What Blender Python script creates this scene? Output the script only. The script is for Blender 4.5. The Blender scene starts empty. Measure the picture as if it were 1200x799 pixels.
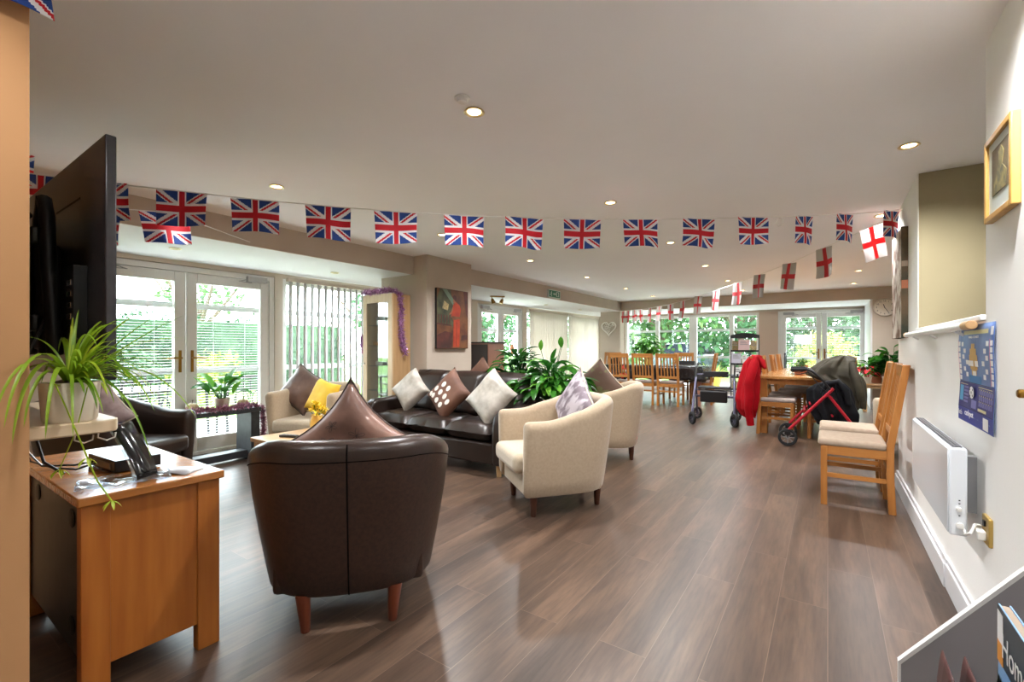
import bpy, bmesh, math, random
from mathutils import Vector, Matrix, Euler, noise as mnoise
PI = math.pi
SC = bpy.context.scene
COL = SC.collection
random.seed(7)
R = math.radians

# ------------------------------------------------------------------ materials
def lin(c):
    c = c / 255.0
    return c / 12.92 if c <= 0.04045 else ((c + 0.055) / 1.055) ** 2.4
def rgb(t): return (lin(t[0]), lin(t[1]), lin(t[2]), 1.0)
MATS = {}
def newmat(name):
    m = bpy.data.materials.new(name); m.use_nodes = True
    nt = m.node_tree
    b = nt.nodes['Principled BSDF']
    MATS[name] = m
    return m, nt, b
def mat(name, c, rough=0.6, metal=0.0, c2=None, scale=8.0, stretch=(1, 1, 1), bump=0.0, bscale=None, spec=0.5, trans=0.0, emit=0.0, sheen=0.0, detail=4, coat=0.0, lo=0.35, hi=0.65):
    m, nt, b = newmat(name)
    b.inputs['Base Color'].default_value = rgb(c)
    b.inputs['Roughness'].default_value = rough
    b.inputs['Metallic'].default_value = metal
    b.inputs['Specular IOR Level'].default_value = spec
    if trans: b.inputs['Transmission Weight'].default_value = trans
    if sheen: b.inputs['Sheen Weight'].default_value = sheen
    if coat:
        b.inputs['Coat Weight'].default_value = coat; b.inputs['Coat Roughness'].default_value = 0.15
    if emit:
        b.inputs['Emission Color'].default_value = rgb(c); b.inputs['Emission Strength'].default_value = emit
    if c2 or bump:
        tc = nt.nodes.new('ShaderNodeTexCoord'); mp = nt.nodes.new('ShaderNodeMapping')
        mp.inputs['Scale'].default_value = stretch
        nt.links.new(tc.outputs['Object'], mp.inputs['Vector'])
    if c2:
        n = nt.nodes.new('ShaderNodeTexNoise'); n.inputs['Scale'].default_value = scale; n.inputs['Detail'].default_value = detail
        nt.links.new(mp.outputs['Vector'], n.inputs['Vector'])
        r = nt.nodes.new('ShaderNodeValToRGB')
        r.color_ramp.elements[0].position = lo; r.color_ramp.elements[1].position = hi
        r.color_ramp.elements[0].color = rgb(c); r.color_ramp.elements[1].color = rgb(c2)
        nt.links.new(n.outputs['Fac'], r.inputs['Fac']); nt.links.new(r.outputs['Color'], b.inputs['Base Color'])
    if bump:
        n2 = nt.nodes.new('ShaderNodeTexNoise'); n2.inputs['Scale'].default_value = bscale or scale * 4; n2.inputs['Detail'].default_value = 3
        nt.links.new(mp.outputs['Vector'], n2.inputs['Vector'])
        bp = nt.nodes.new('ShaderNodeBump'); bp.inputs['Strength'].default_value = bump; bp.inputs['Distance'].default_value = 0.01
        nt.links.new(n2.outputs['Fac'], bp.inputs['Height']); nt.links.new(bp.outputs['Normal'], b.inputs['Normal'])
    return m
def wood(name, c, c2, axis='z', rough=0.42, scale=9.0, spec=0.45):
    st = {'x': (0.09, 1, 1), 'y': (1, 0.09, 1), 'z': (1, 1, 0.09)}[axis]
    return mat(name, c, rough, 0, c2, scale * 3, st, bump=0.06, bscale=scale * 9, spec=spec, lo=0.3, hi=0.7)
def leafmat(name, c, c2, transl=0.35, rough=0.4, scale=3.0):
    m, nt, b = newmat(name)
    tc = nt.nodes.new('ShaderNodeTexCoord')
    n = nt.nodes.new('ShaderNodeTexNoise'); n.inputs['Scale'].default_value = scale; n.inputs['Detail'].default_value = 3
    nt.links.new(tc.outputs['Object'], n.inputs['Vector'])
    r = nt.nodes.new('ShaderNodeValToRGB')
    r.color_ramp.elements[0].position = 0.36; r.color_ramp.elements[1].position = 0.64
    r.color_ramp.elements[0].color = rgb(c); r.color_ramp.elements[1].color = rgb(c2)
    nt.links.new(n.outputs['Fac'], r.inputs['Fac']); nt.links.new(r.outputs['Color'], b.inputs['Base Color'])
    b.inputs['Roughness'].default_value = rough
    t = nt.nodes.new('ShaderNodeBsdfTranslucent'); nt.links.new(r.outputs['Color'], t.inputs['Color'])
    mx = nt.nodes.new('ShaderNodeMixShader'); mx.inputs['Fac'].default_value = transl
    o = nt.nodes['Material Output']
    nt.links.new(b.outputs[0], mx.inputs[1]); nt.links.new(t.outputs[0], mx.inputs[2]); nt.links.new(mx.outputs[0], o.inputs['Surface'])
    return m
def translucent(name, c, fac, trans=0.0):
    m, nt, b = newmat(name)
    b.inputs['Base Color'].default_value = rgb(c); b.inputs['Roughness'].default_value = 0.8
    t = nt.nodes.new('ShaderNodeBsdfTranslucent'); t.inputs['Color'].default_value = rgb(c)
    mx = nt.nodes.new('ShaderNodeMixShader'); mx.inputs['Fac'].default_value = fac
    o = nt.nodes['Material Output']
    nt.links.new(b.outputs[0], mx.inputs[1]); nt.links.new(t.outputs[0], mx.inputs[2])
    last = mx
    if trans:
        tr = nt.nodes.new('ShaderNodeBsdfTransparent'); m2 = nt.nodes.new('ShaderNodeMixShader'); m2.inputs['Fac'].default_value = trans
        nt.links.new(mx.outputs[0], m2.inputs[1]); nt.links.new(tr.outputs[0], m2.inputs[2]); last = m2
    nt.links.new(last.outputs[0], o.inputs['Surface'])
    return m
def clear(name, tint=(255, 255, 255), gloss=0.08, rough=0.02):
    m, nt, b = newmat(name)
    nt.nodes.remove(b)
    tr = nt.nodes.new('ShaderNodeBsdfTransparent'); tr.inputs['Color'].default_value = rgb(tint)
    g = nt.nodes.new('ShaderNodeBsdfGlossy'); g.inputs['Roughness'].default_value = rough
    mx = nt.nodes.new('ShaderNodeMixShader'); mx.inputs['Fac'].default_value = gloss
    nt.links.new(tr.outputs[0], mx.inputs[1]); nt.links.new(g.outputs[0], mx.inputs[2])
    nt.links.new(mx.outputs[0], nt.nodes['Material Output'].inputs['Surface'])
    return m
def floor_material():
    m, nt, b = newmat('wood_plank_floor')
    N = nt.nodes.new; L = nt.links.new
    tc = N('ShaderNodeTexCoord'); mp = N('ShaderNodeMapping'); mp.inputs['Rotation'].default_value = (0, 0, PI / 2)
    L(tc.outputs['Object'], mp.inputs['Vector'])
    br = N('ShaderNodeTexBrick'); br.offset = 0.37; br.offset_frequency = 2
    br.inputs['Color1'].default_value = (0, 0, 0, 1); br.inputs['Color2'].default_value = (1, 1, 1, 1)
    br.inputs['Scale'].default_value = 1.0; br.inputs['Mortar Size'].default_value = 0.0012
    br.inputs['Mortar Smooth'].default_value = 0.1; br.inputs['Bias'].default_value = 0.0
    br.inputs['Brick Width'].default_value = 1.22; br.inputs['Row Height'].default_value = 0.185
    br.inputs['Mortar'].default_value = (0.5, 0.5, 0.5, 1)
    L(mp.outputs['Vector'], br.inputs['Vector'])
    m2 = N('ShaderNodeMapping'); m2.inputs['Scale'].default_value = (1, 0.09, 1)
    # shift the grain from plank to plank
    add = N('ShaderNodeVectorMath'); add.operation = 'MULTIPLY_ADD'
    sp = N('ShaderNodeSeparateColor'); L(br.outputs['Color'], sp.inputs['Color'])
    cb = N('ShaderNodeCombineXYZ'); L(sp.outputs[0], cb.inputs[0]); L(sp.outputs[0], cb.inputs[1]); L(sp.outputs[0], cb.inputs[2])
    L(cb.outputs[0], add.inputs[0]); add.inputs[1].default_value = (3.7, 9.1, 5.3); L(tc.outputs['Object'], add.inputs[2])
    L(add.outputs[0], m2.inputs['Vector'])
    n1 = N('ShaderNodeTexNoise'); n1.inputs['Scale'].default_value = 8; n1.inputs['Detail'].default_value = 6; n1.inputs['Distortion'].default_value = 0.8
    L(m2.outputs[0], n1.inputs['Vector'])
    n2 = N('ShaderNodeTexNoise'); n2.inputs['Scale'].default_value = 75; n2.inputs['Detail'].default_value = 5
    L(m2.outputs[0], n2.inputs['Vector'])
    r1 = N('ShaderNodeValToRGB')
    e = r1.color_ramp.elements
    e[0].position = 0.26; e[0].color = rgb(FLOOR[0]); e[1].position = 0.74; e[1].color = rgb(FLOOR[2])
    k = e.new(0.5); k.color = rgb(FLOOR[1])
    L(n1.outputs['Fac'], r1.inputs['Fac'])
    mixg = N('ShaderNodeMix'); mixg.data_type = 'RGBA'; mixg.blend_type = 'MULTIPLY'; mixg.inputs['Factor'].default_value = 0.75
    rg = N('ShaderNodeValToRGB'); rg.color_ramp.elements[0].position = 0.3; rg.color_ramp.elements[0].color = (0.55, 0.55, 0.55, 1); rg.color_ramp.elements[1].position = 0.6
    L(n2.outputs['Fac'], rg.inputs['Fac']); L(r1.outputs[0], mixg.inputs[6]); L(rg.outputs[0], mixg.inputs[7])
    # per-plank tone
    hv = N('ShaderNodeMix'); hv.data_type = 'RGBA'; hv.blend_type = 'MULTIPLY'; hv.inputs['Factor'].default_value = 1
    rp = N('ShaderNodeValToRGB'); rp.color_ramp.elements[0].color = (0.88, 0.88, 0.89, 1); rp.color_ramp.elements[1].color = (1.08, 1.07, 1.06, 1)
    L(sp.outputs[0], rp.inputs['Fac']); L(mixg.outputs[2], hv.inputs[6]); L(rp.outputs[0], hv.inputs[7])
    seam = N('ShaderNodeMix'); seam.data_type = 'RGBA'; L(br.outputs['Fac'], seam.inputs['Factor'])
    L(hv.outputs[2], seam.inputs[6]); seam.inputs[7].default_value = rgb((112, 92, 78))  # lighter seam colour paints in the highlight along the plank bevels
    L(seam.outputs[2], b.inputs['Base Color'])
    b.inputs['Roughness'].default_value = 0.34; b.inputs['Specular IOR Level'].default_value = 0.6
    bp = N('ShaderNodeBump'); bp.inputs['Strength'].default_value = 0.05; bp.inputs['Distance'].default_value = 0.01
    L(n2.outputs['Fac'], bp.inputs['Height']); L(bp.outputs['Normal'], b.inputs['Normal'])
    return m

# ------------------------------------------------------------------ mesh builder
class MB:
    def __init__(s): s.v = []; s.f = []; s.m = []
    def add(s, vs, fs, m=0):
        o = len(s.v); s.v += [tuple(v) for v in vs]
        for f in fs:
            s.f.append([i + o for i in f]); s.m.append(m)
        return s
    def box(s, x0, x1, y0, y1, z0, z1, m=0, M=None):
        vs = [Vector(p) for p in ((x0, y0, z0), (x1, y0, z0), (x1, y1, z0), (x0, y1, z0), (x0, y0, z1), (x1, y0, z1), (x1, y1, z1), (x0, y1, z1))]
        if M: vs = [M @ v for v in vs]
        return s.add(vs, [(0, 3, 2, 1), (4, 5, 6, 7), (0, 1, 5, 4), (1, 2, 6, 5), (2, 3, 7, 6), (3, 0, 4, 7)], m)
    def bar(s, a, b, w, d, m=0, up=(0, 0, 1), w2=None, d2=None):
        a = Vector(a); b = Vector(b); t = (b - a).normalized(); up = Vector(up)
        if abs(t.dot(up)) > 0.98: up = Vector((0, 1, 0))
        x = t.cross(up).normalized(); y = x.cross(t)
        w2 = w if w2 is None else w2; d2 = d if d2 is None else d2
        vs = [a + x * sx * w / 2 + y * sy * d / 2 for sx, sy in ((-1, -1), (1, -1), (1, 1), (-1, 1))] + [b + x * sx * w2 / 2 + y * sy * d2 / 2 for sx, sy in ((-1, -1), (1, -1), (1, 1), (-1, 1))]
        return s.add(vs, [(0, 3, 2, 1), (4, 5, 6, 7), (0, 1, 5, 4), (1, 2, 6, 5), (2, 3, 7, 6), (3, 0, 4, 7)], m)
    def tube(s, pts, r, n=8, m=0, cap=True):
        pts = [Vector(p) for p in pts]; k = len(pts)
        rs = r if isinstance(r, (list, tuple)) else [r] * k
        vs = []; up = None
        for i, p in enumerate(pts):
            t = (pts[min(i + 1, k - 1)] - pts[max(i - 1, 0)])
            if t.length < 1e-9: t = Vector((0, 0, 1))
            t.normalize()
            if up is None:
                up = Vector((0, 0, 1)) if abs(t.z) < 0.9 else Vector((1, 0, 0))
            x = t.cross(up)
            if x.length < 1e-6: x = t.cross(Vector((0, 1, 0.3)))
            x.normalize(); y = x.cross(t).normalized(); up = y
            for j in range(n):
                a = 2 * PI * j / n
                vs.append(p + (x * math.cos(a) + y * math.sin(a)) * rs[i])
        fs = [(i * n + j, i * n + (j + 1) % n, (i + 1) * n + (j + 1) % n, (i + 1) * n + j) for i in range(k - 1) for j in range(n)]
        if cap: fs += [tuple(range(n - 1, -1, -1)), tuple((k - 1) * n + j for j in range(n))]
        return s.add(vs, fs, m)
    def lathe(s, prof, n=24, c=(0, 0, 0), m=0, M=None, cap=True):
        vs = []
        for r, z in prof:
            for j in range(n):
                a = 2 * PI * j / n
                v = Vector((r * math.cos(a), r * math.sin(a), z))
                if M: v = M @ v
                vs.append(v + Vector(c))
        k = len(prof)
        fs = [(i * n + j, i * n + (j + 1) % n, (i + 1) * n + (j + 1) % n, (i + 1) * n + j) for i in range(k - 1) for j in range(n)]
        if cap: fs += [tuple(range(n - 1, -1, -1)), tuple((k - 1) * n + j for j in range(n))]
        return s.add(vs, fs, m)
    def ball(s, c, r, n=12, m=0, sx=1, sy=1, sz=1):
        k = max(5, n // 2)
        return s.lathe([(max(1e-4, r * math.sin(PI * i / k)), -r * math.cos(PI * i / k)) for i in range(k + 1)], n, c, m, Matrix.Diagonal((sx, sy, sz)))
    def grid(s, fn, nu, nv, m=0, cu=False, mf=None):
        vs = [fn(i / (nu if cu else nu - 1), j / (nv - 1)) for i in range(nu) for j in range(nv)]
        o = len(s.v); s.v += [tuple(v) for v in vs]
        for i in range(nu if cu else nu - 1):
            for j in range(nv - 1):
                a = i * nv + j; b2 = ((i + 1) % nu) * nv + j
                s.f.append([o + a, o + b2, o + b2 + 1, o + a + 1]); s.m.append(mf(i, j) if mf else m)
        return s
    def prism(s, poly, d0, d1, M=None, m=0):
        n = len(poly)
        vs = [Vector((x, d0, z)) for x, z in poly] + [Vector((x, d1, z)) for x, z in poly]
        if M: vs = [M @ v for v in vs]
        fs = [tuple(range(n)), tuple(range(2 * n - 1, n - 1, -1))] + [(i, i + n, (i + 1) % n + n, (i + 1) % n) for i in range(n)]
        return s.add(vs, fs, m)
    def blade(s, p, d, L, w, droop, n=6, m=0, up=(0, 0, 1), prof=None, fold=0.18, twist=0):
        p = Vector(p); d = Vector(d).normalized(); vs = []
        pos = p.copy()
        for i in range(n + 1):
            t = i / n
            ww = w * (prof(t) if prof else math.sin(PI * min(1, t * 0.94 + 0.05)) ** 0.8)
            side = d.cross(Vector(up))
            if side.length < 1e-3: side = Vector((1, 0, 0))
            side.normalize()
            if twist: side = Matrix.Rotation(twist, 3, d) @ side
            nrm = side.cross(d)
            vs += [pos - side * ww / 2 + nrm * ww * fold, pos, pos + side * ww / 2 + nrm * ww * fold]
            pos = pos + d * (L / n)
            d = (d + Vector((0, 0, -droop / n))).normalized()
        fs = []
        for i in range(n):
            a = i * 3
            fs += [(a, a + 1, a + 4, a + 3), (a + 1, a + 2, a + 5, a + 4)]
        s.add(vs, fs, m)
        return pos
    def mesh(s, name, mats, ang=38, merge=False):
        me = bpy.data.meshes.new(name)
        me.from_pydata(s.v, [], s.f)
        for mm in (mats if isinstance(mats, (list, tuple)) else [mats]): me.materials.append(mm)
        me.polygons.foreach_set('material_index', s.m)
        bm = bmesh.new(); bm.from_mesh(me)
        if merge: bmesh.ops.remove_doubles(bm, verts=bm.verts, dist=1e-4)
        bmesh.ops.recalc_face_normals(bm, faces=bm.faces)
        bm.to_mesh(me); bm.free()
        me.polygons.foreach_set('use_smooth', [True] * len(me.polygons))
        me.set_sharp_from_angle(angle=R(ang))
        return me
    def build(s, name, mats, parent=None, bevel=0, sub=0, ang=38, merge=False, loc=None, rot=None, seg=2):
        o = bpy.data.objects.new(name, s.mesh(name, mats, ang, merge)); COL.objects.link(o)
        if parent is not None: o.parent = parent
        if loc: o.location = loc
        if rot: o.rotation_euler = rot
        if bevel:
            md = o.modifiers.new('bevel', 'BEVEL'); md.width = bevel; md.segments = seg; md.limit_method = 'ANGLE'; md.angle_limit = R(40)
        if sub:
            md = o.modifiers.new('sub', 'SUBSURF'); md.levels = sub; md.render_levels = sub
        return o

def tag(o, label, cat, group=None, kind=None):
    o['label'] = label; o['category'] = cat
    if group: o['group'] = group
    if kind: o['kind'] = kind
    return o
def thing(name, label, cat, loc=(0, 0, 0), rz=0.0, group=None, rot=None):
    o = bpy.data.objects.new(name, None); COL.objects.link(o)
    o.location = loc; o.rotation_euler = rot if rot else (0, 0, rz); o.empty_display_size = 0.1
    return tag(o, label, cat, group)
def struct(o):
    o['kind'] = 'structure'; return o
def dup(root, loc, rz, label, group=None):
    def cp(o, par):
        c = o.copy(); COL.objects.link(c)
        if par is not None:
            c.parent = par; c.matrix_parent_inverse = o.matrix_parent_inverse.copy()
        for ch in o.children: cp(ch, c)
        return c
    r = cp(root, None); r.location = loc; r.rotation_euler = (0, 0, rz)
    r['label'] = label
    if group: r['group'] = group
    return r
def text_part(name, s, size, m, parent, loc, rot, ext=0.001, sx=1.0):
    cu = bpy.data.curves.new(name, 'FONT'); cu.body = s; cu.size = size; cu.extrude = ext; cu.align_x = 'CENTER'; cu.align_y = 'CENTER'
    to = bpy.data.objects.new('tmp_text', cu); COL.objects.link(to)
    bpy.context.view_layer.update()
    me = bpy.data.meshes.new_from_object(to.evaluated_get(bpy.context.evaluated_depsgraph_get()))
    bpy.data.objects.remove(to); bpy.data.curves.remove(cu)
    me.name = name; me.materials.clear(); me.materials.append(m)
    for v in me.vertices: v.co.x *= sx
    o = bpy.data.objects.new(name, me); COL.objects.link(o); o.parent = parent; o.location = loc; o.rotation_euler = rot
    return o

# ------------------------------------------------------------------ palette
FLOOR = ((62, 47, 37), (84, 65, 52), (112, 88, 70))
M = MATS
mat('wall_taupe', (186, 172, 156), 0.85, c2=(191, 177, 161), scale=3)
mat('wall_cream', (242, 240, 235), 0.85, c2=(244, 242, 238), scale=3, bump=0.05, bscale=120)
mat('wall_bay', (214, 202, 186), 0.85)
mat('wall_pinkish', (196, 170, 152), 0.85)
mat('wall_olive', (152, 140, 108), 0.85, c2=(156, 144, 112), scale=3)
mat('wall_lamplit', (186, 138, 92), 0.85)  # glow of a warm lamp is put into this wall colour
mat('ceiling_white', (244, 242, 242), 0.9, c2=(242, 240, 240), scale=2, bump=0.04, bscale=60)
mat('soffit_white', (232, 232, 230), 0.8)
mat('upvc', (226, 224, 220), 0.35)
mat('upvc_grey', (168, 166, 164), 0.4)
mat('skirting_white', (222, 222, 224), 0.4)
mat('brass', (150, 112, 52), 0.28, 1.0)
mat('chrome', (200, 200, 204), 0.15, 1.0)
mat('grey_metal', (150, 150, 152), 0.4, 0.6)
mat('black_plastic', (22, 22, 24), 0.32)
mat('black_gloss', (14, 14, 16), 0.12, coat=0.4)
mat('black_matte', (26, 26, 28), 0.6)
mat('black_metal', (28, 28, 30), 0.4, 0.3)
mat('rubber', (20, 20, 20), 0.75)
mat('white_paint', (236, 236, 234), 0.4)
mat('white_plastic', (228, 226, 220), 0.35)
mat('heater_white', (222, 226, 230), 0.25)
mat('cream_plastic', (214, 200, 160), 0.4)
mat('socket_brass', (196, 164, 92), 0.35, 0.7)
wood('oak', (152, 94, 38), (176, 117, 57), 'z')
wood('oak_x', (152, 94, 38), (178, 120, 60), 'x')
wood('oak_y', (152, 94, 38), (178, 120, 60), 'y')
wood('oak_table', (166, 112, 56), (188, 138, 82), 'y', rough=0.22)
wood('oak_cab', (148, 80, 22), (168, 100, 36), 'z', rough=0.4)
wood('oak_cab_y', (150, 90, 38), (172, 112, 56), 'y', rough=0.2)
wood('oak_pale', (190, 150, 104), (206, 168, 122), 'z')
wood('oak_pale_front', (206, 180, 146), (216, 192, 160), 'z')
wood('oak_coffee', (186, 146, 98), (204, 166, 120), 'y', rough=0.3)
wood('oak_shelf', (206, 180, 146), (216, 192, 160), 'y')
wood('mahogany', (92, 42, 24), (116, 56, 32), 'z')
wood('walnut_leg', (70, 38, 24), (88, 50, 32), 'z')
wood('chest_red', (150, 104, 84), (162, 116, 94), 'z')
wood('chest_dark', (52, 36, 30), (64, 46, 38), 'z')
wood('frame_oak', (190, 142, 70), (206, 160, 90), 'z')
mat('black_board', (34, 36, 40), 0.45, c2=(44, 46, 50), scale=20)
mat('leather', (32, 23, 18), 0.32, c2=(44, 31, 25), scale=5, bump=0.12, bscale=160, spec=0.5)
mat('leather_chair', (44, 28, 20), 0.42, c2=(58, 38, 28), scale=70, bump=0.15, bscale=220, spec=0.45)
mat('leather_rim', (42, 29, 23), 0.28, c2=(56, 40, 32), scale=8, bump=0.08, bscale=160)
mat('beige_fabric', (172, 152, 126), 0.92, c2=(180, 160, 134), scale=60, bump=0.15, bscale=260, sheen=0.3)
mat('beige_light', (182, 166, 142), 0.92, c2=(190, 174, 150), scale=60, bump=0.15, bscale=260, sheen=0.3)
mat('chair_cushion', (162, 142, 123), 0.9, c2=(170, 151, 131), scale=40)
mat('grey_cushion', (150, 136, 128), 0.85, c2=(160, 147, 139), scale=30)
mat('satin_mauve', (100, 70, 58), 0.34, c2=(140, 104, 88), scale=5, bump=0.2, bscale=14, sheen=0.2)
mat('satin_plum', (88, 66, 60), 0.34, c2=(120, 96, 86), scale=6, bump=0.2, bscale=16)
mat('mauve_grey', (138, 118, 116), 0.6, c2=(160, 140, 138), scale=18, bump=0.1)
mat('silver_satin', (158, 150, 138), 0.4, c2=(196, 189, 178), scale=9, bump=0.25, bscale=18)
mat('brown_velvet', (92, 58, 42), 0.7, c2=(110, 73, 54), scale=8, bump=0.1)
mat('dot_white', (222, 212, 200), 0.7)
mat('lilac_print', (120, 106, 114), 0.7, c2=(190, 180, 187), scale=16, stretch=(1, 1, 0.5), bump=0.08, lo=0.42, hi=0.56)
mat('yellow_cloth', (226, 178, 36), 0.7, c2=(236, 196, 60), scale=8)
mat('brown_green_cloth', (74, 48, 28), 0.7, c2=(84, 84, 38), scale=9, lo=0.56, hi=0.62)  # brown broken by random patches of green
mat('seam_black', (12, 9, 8), 0.9, spec=0.1)
mat('piping_dark', (62, 46, 42), 0.6)
mat('piping_cream', (214, 200, 176), 0.7)
mat('flag_red', (206, 16, 36), 0.7); mat('flag_white', (240, 238, 240), 0.7); mat('flag_blue', (22, 62, 138), 0.7)
translucent('england_white', (200, 194, 190), 0.4, 0.12); translucent('england_red', (208, 62, 68), 0.4)
mat('string_white', (232, 230, 226), 0.7)
mat('tinsel_purple', (150, 66, 150), 0.3, 0.5, c2=(236, 200, 236), scale=60)
mat('tinsel_pink', (132, 62, 92), 0.3, 0.5, c2=(196, 146, 166), scale=60)
translucent('blind_white', (206, 203, 204), 0.12)
translucent('blind_cream', (238, 230, 220), 0.32, 0.03)
mat('slat_white', (238, 240, 240), 0.4)
mat('blind_rail', (196, 182, 166), 0.5)
clear('glass', (250, 253, 252), 0.05); clear('cab_glass', (242, 248, 248), 0.14); clear('acrylic', (236, 240, 244), 0.22, 0.05)
leafmat('lily_leaf', (26, 84, 22), (64, 134, 38)); leafmat('lily_light', (62, 134, 32), (116, 176, 58)); leafmat('lily_dark', (24, 66, 26), (52, 104, 42))
leafmat('spider_leaf', (92, 138, 22), (158, 188, 48), 0.45); leafmat('spider_lime', (150, 178, 26), (190, 206, 60), 0.45)
leafmat('tree_leaf', (44, 84, 50), (88, 126, 84), 0.4, 0.7, 0.8); leafmat('hedge_leaf', (30, 62, 36), (66, 100, 62), 0.3, 0.7, 1.2)
leafmat('conifer_leaf', (40, 78, 40), (80, 116, 56), 0.3, 0.7, 1.5); leafmat('lime_leaf', (104, 118, 38), (152, 158, 72), 0.35, 0.7, 2)
mat('soil', (58, 40, 30), 0.95); mat('pot_white', (222, 210, 190), 0.4, c2=(232, 222, 206), scale=6, bump=0.1, bscale=12); mat('pot_stone', (186, 168, 152), 0.7, c2=(198, 182, 166), scale=10)
mat('pot_yellow', (224, 186, 96), 0.5); mat('terracotta', (170, 104, 74), 0.8); mat('planter_yellow', (206, 184, 20), 0.5)
mat('gourd', (176, 158, 120), 0.5, c2=(196, 178, 128), scale=6)
mat('petal_yellow', (244, 208, 40), 0.6, c2=(250, 224, 84), scale=20); mat('petal_red', (200, 30, 40), 0.6); mat('petal_peach', (226, 158, 112), 0.6); mat('petal_white', (230, 230, 220), 0.6)
mat('red_coat', (136, 4, 14), 0.75, c2=(164, 10, 24), scale=4, bump=0.15, bscale=10, spec=0.12); mat('olive_coat', (50, 46, 37), 0.6, c2=(74, 69, 57), scale=5, bump=0.35, bscale=12, spec=0.25)
mat('navy_coat', (9, 10, 14), 0.6, c2=(20, 22, 28), scale=5, bump=0.35, bscale=12, spec=0.2)
mat('vinyl_black', (22, 22, 24), 0.22, c2=(32, 32, 34), scale=6)
mat('walker_grey', (92, 90, 110), 0.35, 0.5); mat('walker_red', (176, 22, 42), 0.3, 0.3, coat=0.4)
mat('poster_blue', (74, 98, 158), 0.45, c2=(120, 150, 196), scale=5); mat('poster_navy', (46, 48, 118), 0.45); mat('poster_band', (50, 66, 150), 0.45); mat('poster_gold', (206, 164, 92), 0.45); mat('poster_cyan', (86, 170, 214), 0.45); mat('poster_pink', (214, 92, 132), 0.45); mat('poster_teal', (40, 120, 176), 0.45); mat('poster_lilac', (120, 120, 180), 0.45); mat('poster_cream', (214, 204, 150), 0.45)
mat('paper', (236, 234, 232), 0.6); translucent('paper_thin', (240, 240, 240), 0.6)
mat('paper_pink', (222, 190, 190), 0.6); mat('paper_lilac', (200, 198, 214), 0.6); mat('print_green', (92, 104, 60), 0.6, c2=(150, 110, 70), scale=30); mat('print_brown', (150, 96, 66), 0.6, c2=(96, 70, 60), scale=30); mat('print_tan', (196, 170, 110), 0.6, c2=(120, 110, 90), scale=40)
mat('ink', (40, 40, 46), 0.6); mat('clock_face', (226, 218, 204), 0.5); mat('clock_rim', (200, 190, 176), 0.4)
mat('sign_green', (36, 120, 92), 0.4); mat('sign_white', (214, 228, 220), 0.4)
mat('art_red', (146, 38, 14), 0.6, c2=(176, 62, 22), scale=10); mat('art_brown', (78, 40, 24), 0.6, c2=(116, 74, 40), scale=7); mat('art_green', (92, 94, 62), 0.6, c2=(52, 54, 36), scale=9); mat('art_dark', (52, 28, 24), 0.6, c2=(90, 40, 32), scale=8); mat('art_teal', (104, 124, 104), 0.6); mat('art_skin', (150, 92, 62), 0.6); mat('art_side', (36, 30, 30), 0.7)
mat('canvas_pale', (206, 194, 182), 0.7, c2=(120, 88, 68), scale=9, lo=0.46, hi=0.6); mat('canvas_edge', (96, 74, 48), 0.7, c2=(40, 44, 26), scale=6)
mat('print_sepia', (150, 128, 92), 0.6, c2=(112, 82, 66), scale=10); mat('wicker', (238, 232, 224), 0.7)
mat('rack_grey', (146, 141, 140), 0.35, c2=(152, 147, 148), scale=3); mat('rack_edge', (228, 226, 222), 0.4); mat('leaflet_maroon', (64, 30, 30), 0.4, c2=(78, 38, 36), scale=8); mat('leaflet_edge', (176, 160, 164), 0.5)
mat('mag_blue', (96, 150, 206), 0.35, c2=(150, 190, 226), scale=4); mat('mag_navy', (22, 48, 62), 0.35); mat('mag_orange', (226, 150, 46), 0.4); mat('mag_tree', (40, 62, 60), 0.5)
mat('lawn', (92, 128, 50), 0.9, c2=(106, 142, 62), scale=2); mat('paving', (206, 204, 199), 0.8, c2=(194, 192, 188), scale=2); mat('trunk', (92, 78, 64), 0.9); mat('car_grey', (92, 104, 122), 0.3, coat=0.6); mat('car_glass', (50, 58, 70), 0.1)
mat('lamp_glow', (255, 214, 150), 0.5, emit=9.0); mat('lamp_trim', (206, 190, 150), 0.3, 0.7); mat('tv_back', (40, 37, 38), 0.3, c2=(48, 44, 45), scale=40)
floor_material()

# ------------------------------------------------------------------ room shell
CZ, SZ = 2.27, 2.05            # main ceiling, lower ceiling of the glazed bays
XL, YB, XR = -5.52, 12.5, 0.48
def boxes(name, m, *bs, bevel=0):
    b = MB()
    for x in bs: b.box(*x)
    return struct(b.build(name, m, bevel=bevel))
boxes('floor', M['wood_plank_floor'], (-5.6, 2.7, -1.7, 12.6, -0.06, 0))
boxes('ceiling', M['ceiling_white'], (-4.2, 2.7, -1.7, 10.8, CZ, CZ + 0.06))
boxes('ceiling_bay', M['soffit_white'], (-5.7, -4.215, 0.2, 12.6, SZ, SZ + 0.04), (-4.215, 2.7, 10.815, 12.6, SZ, SZ + 0.04))
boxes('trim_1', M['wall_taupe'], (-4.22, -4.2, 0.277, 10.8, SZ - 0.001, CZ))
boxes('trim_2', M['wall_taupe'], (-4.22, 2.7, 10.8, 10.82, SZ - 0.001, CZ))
HD = 2.0
boxes('wall_left', M['wall_bay'], (XL - 0.16, XL, 0.2, 1.07, 0, SZ), (XL - 0.16, XL, 1.07, 12.6, HD + 0.005, SZ), (XL - 0.16, XL, 2.92, 3.02, 0, HD + 0.005), (XL - 0.16, XL, 5.0, 6.82, 0, HD + 0.005), (XL - 0.16, XL, 8.40, 8.56, 0, HD + 0.005), (XL - 0.16, XL, 10.36, 10.44, 0, HD + 0.005), (XL - 0.16, XL, 12.28, 12.66, 0, HD + 0.005))
boxes('wall_left_pillar', M['wall_taupe'], (-4.8, -3.97, 3.94, 4.77, 0, CZ))
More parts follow.
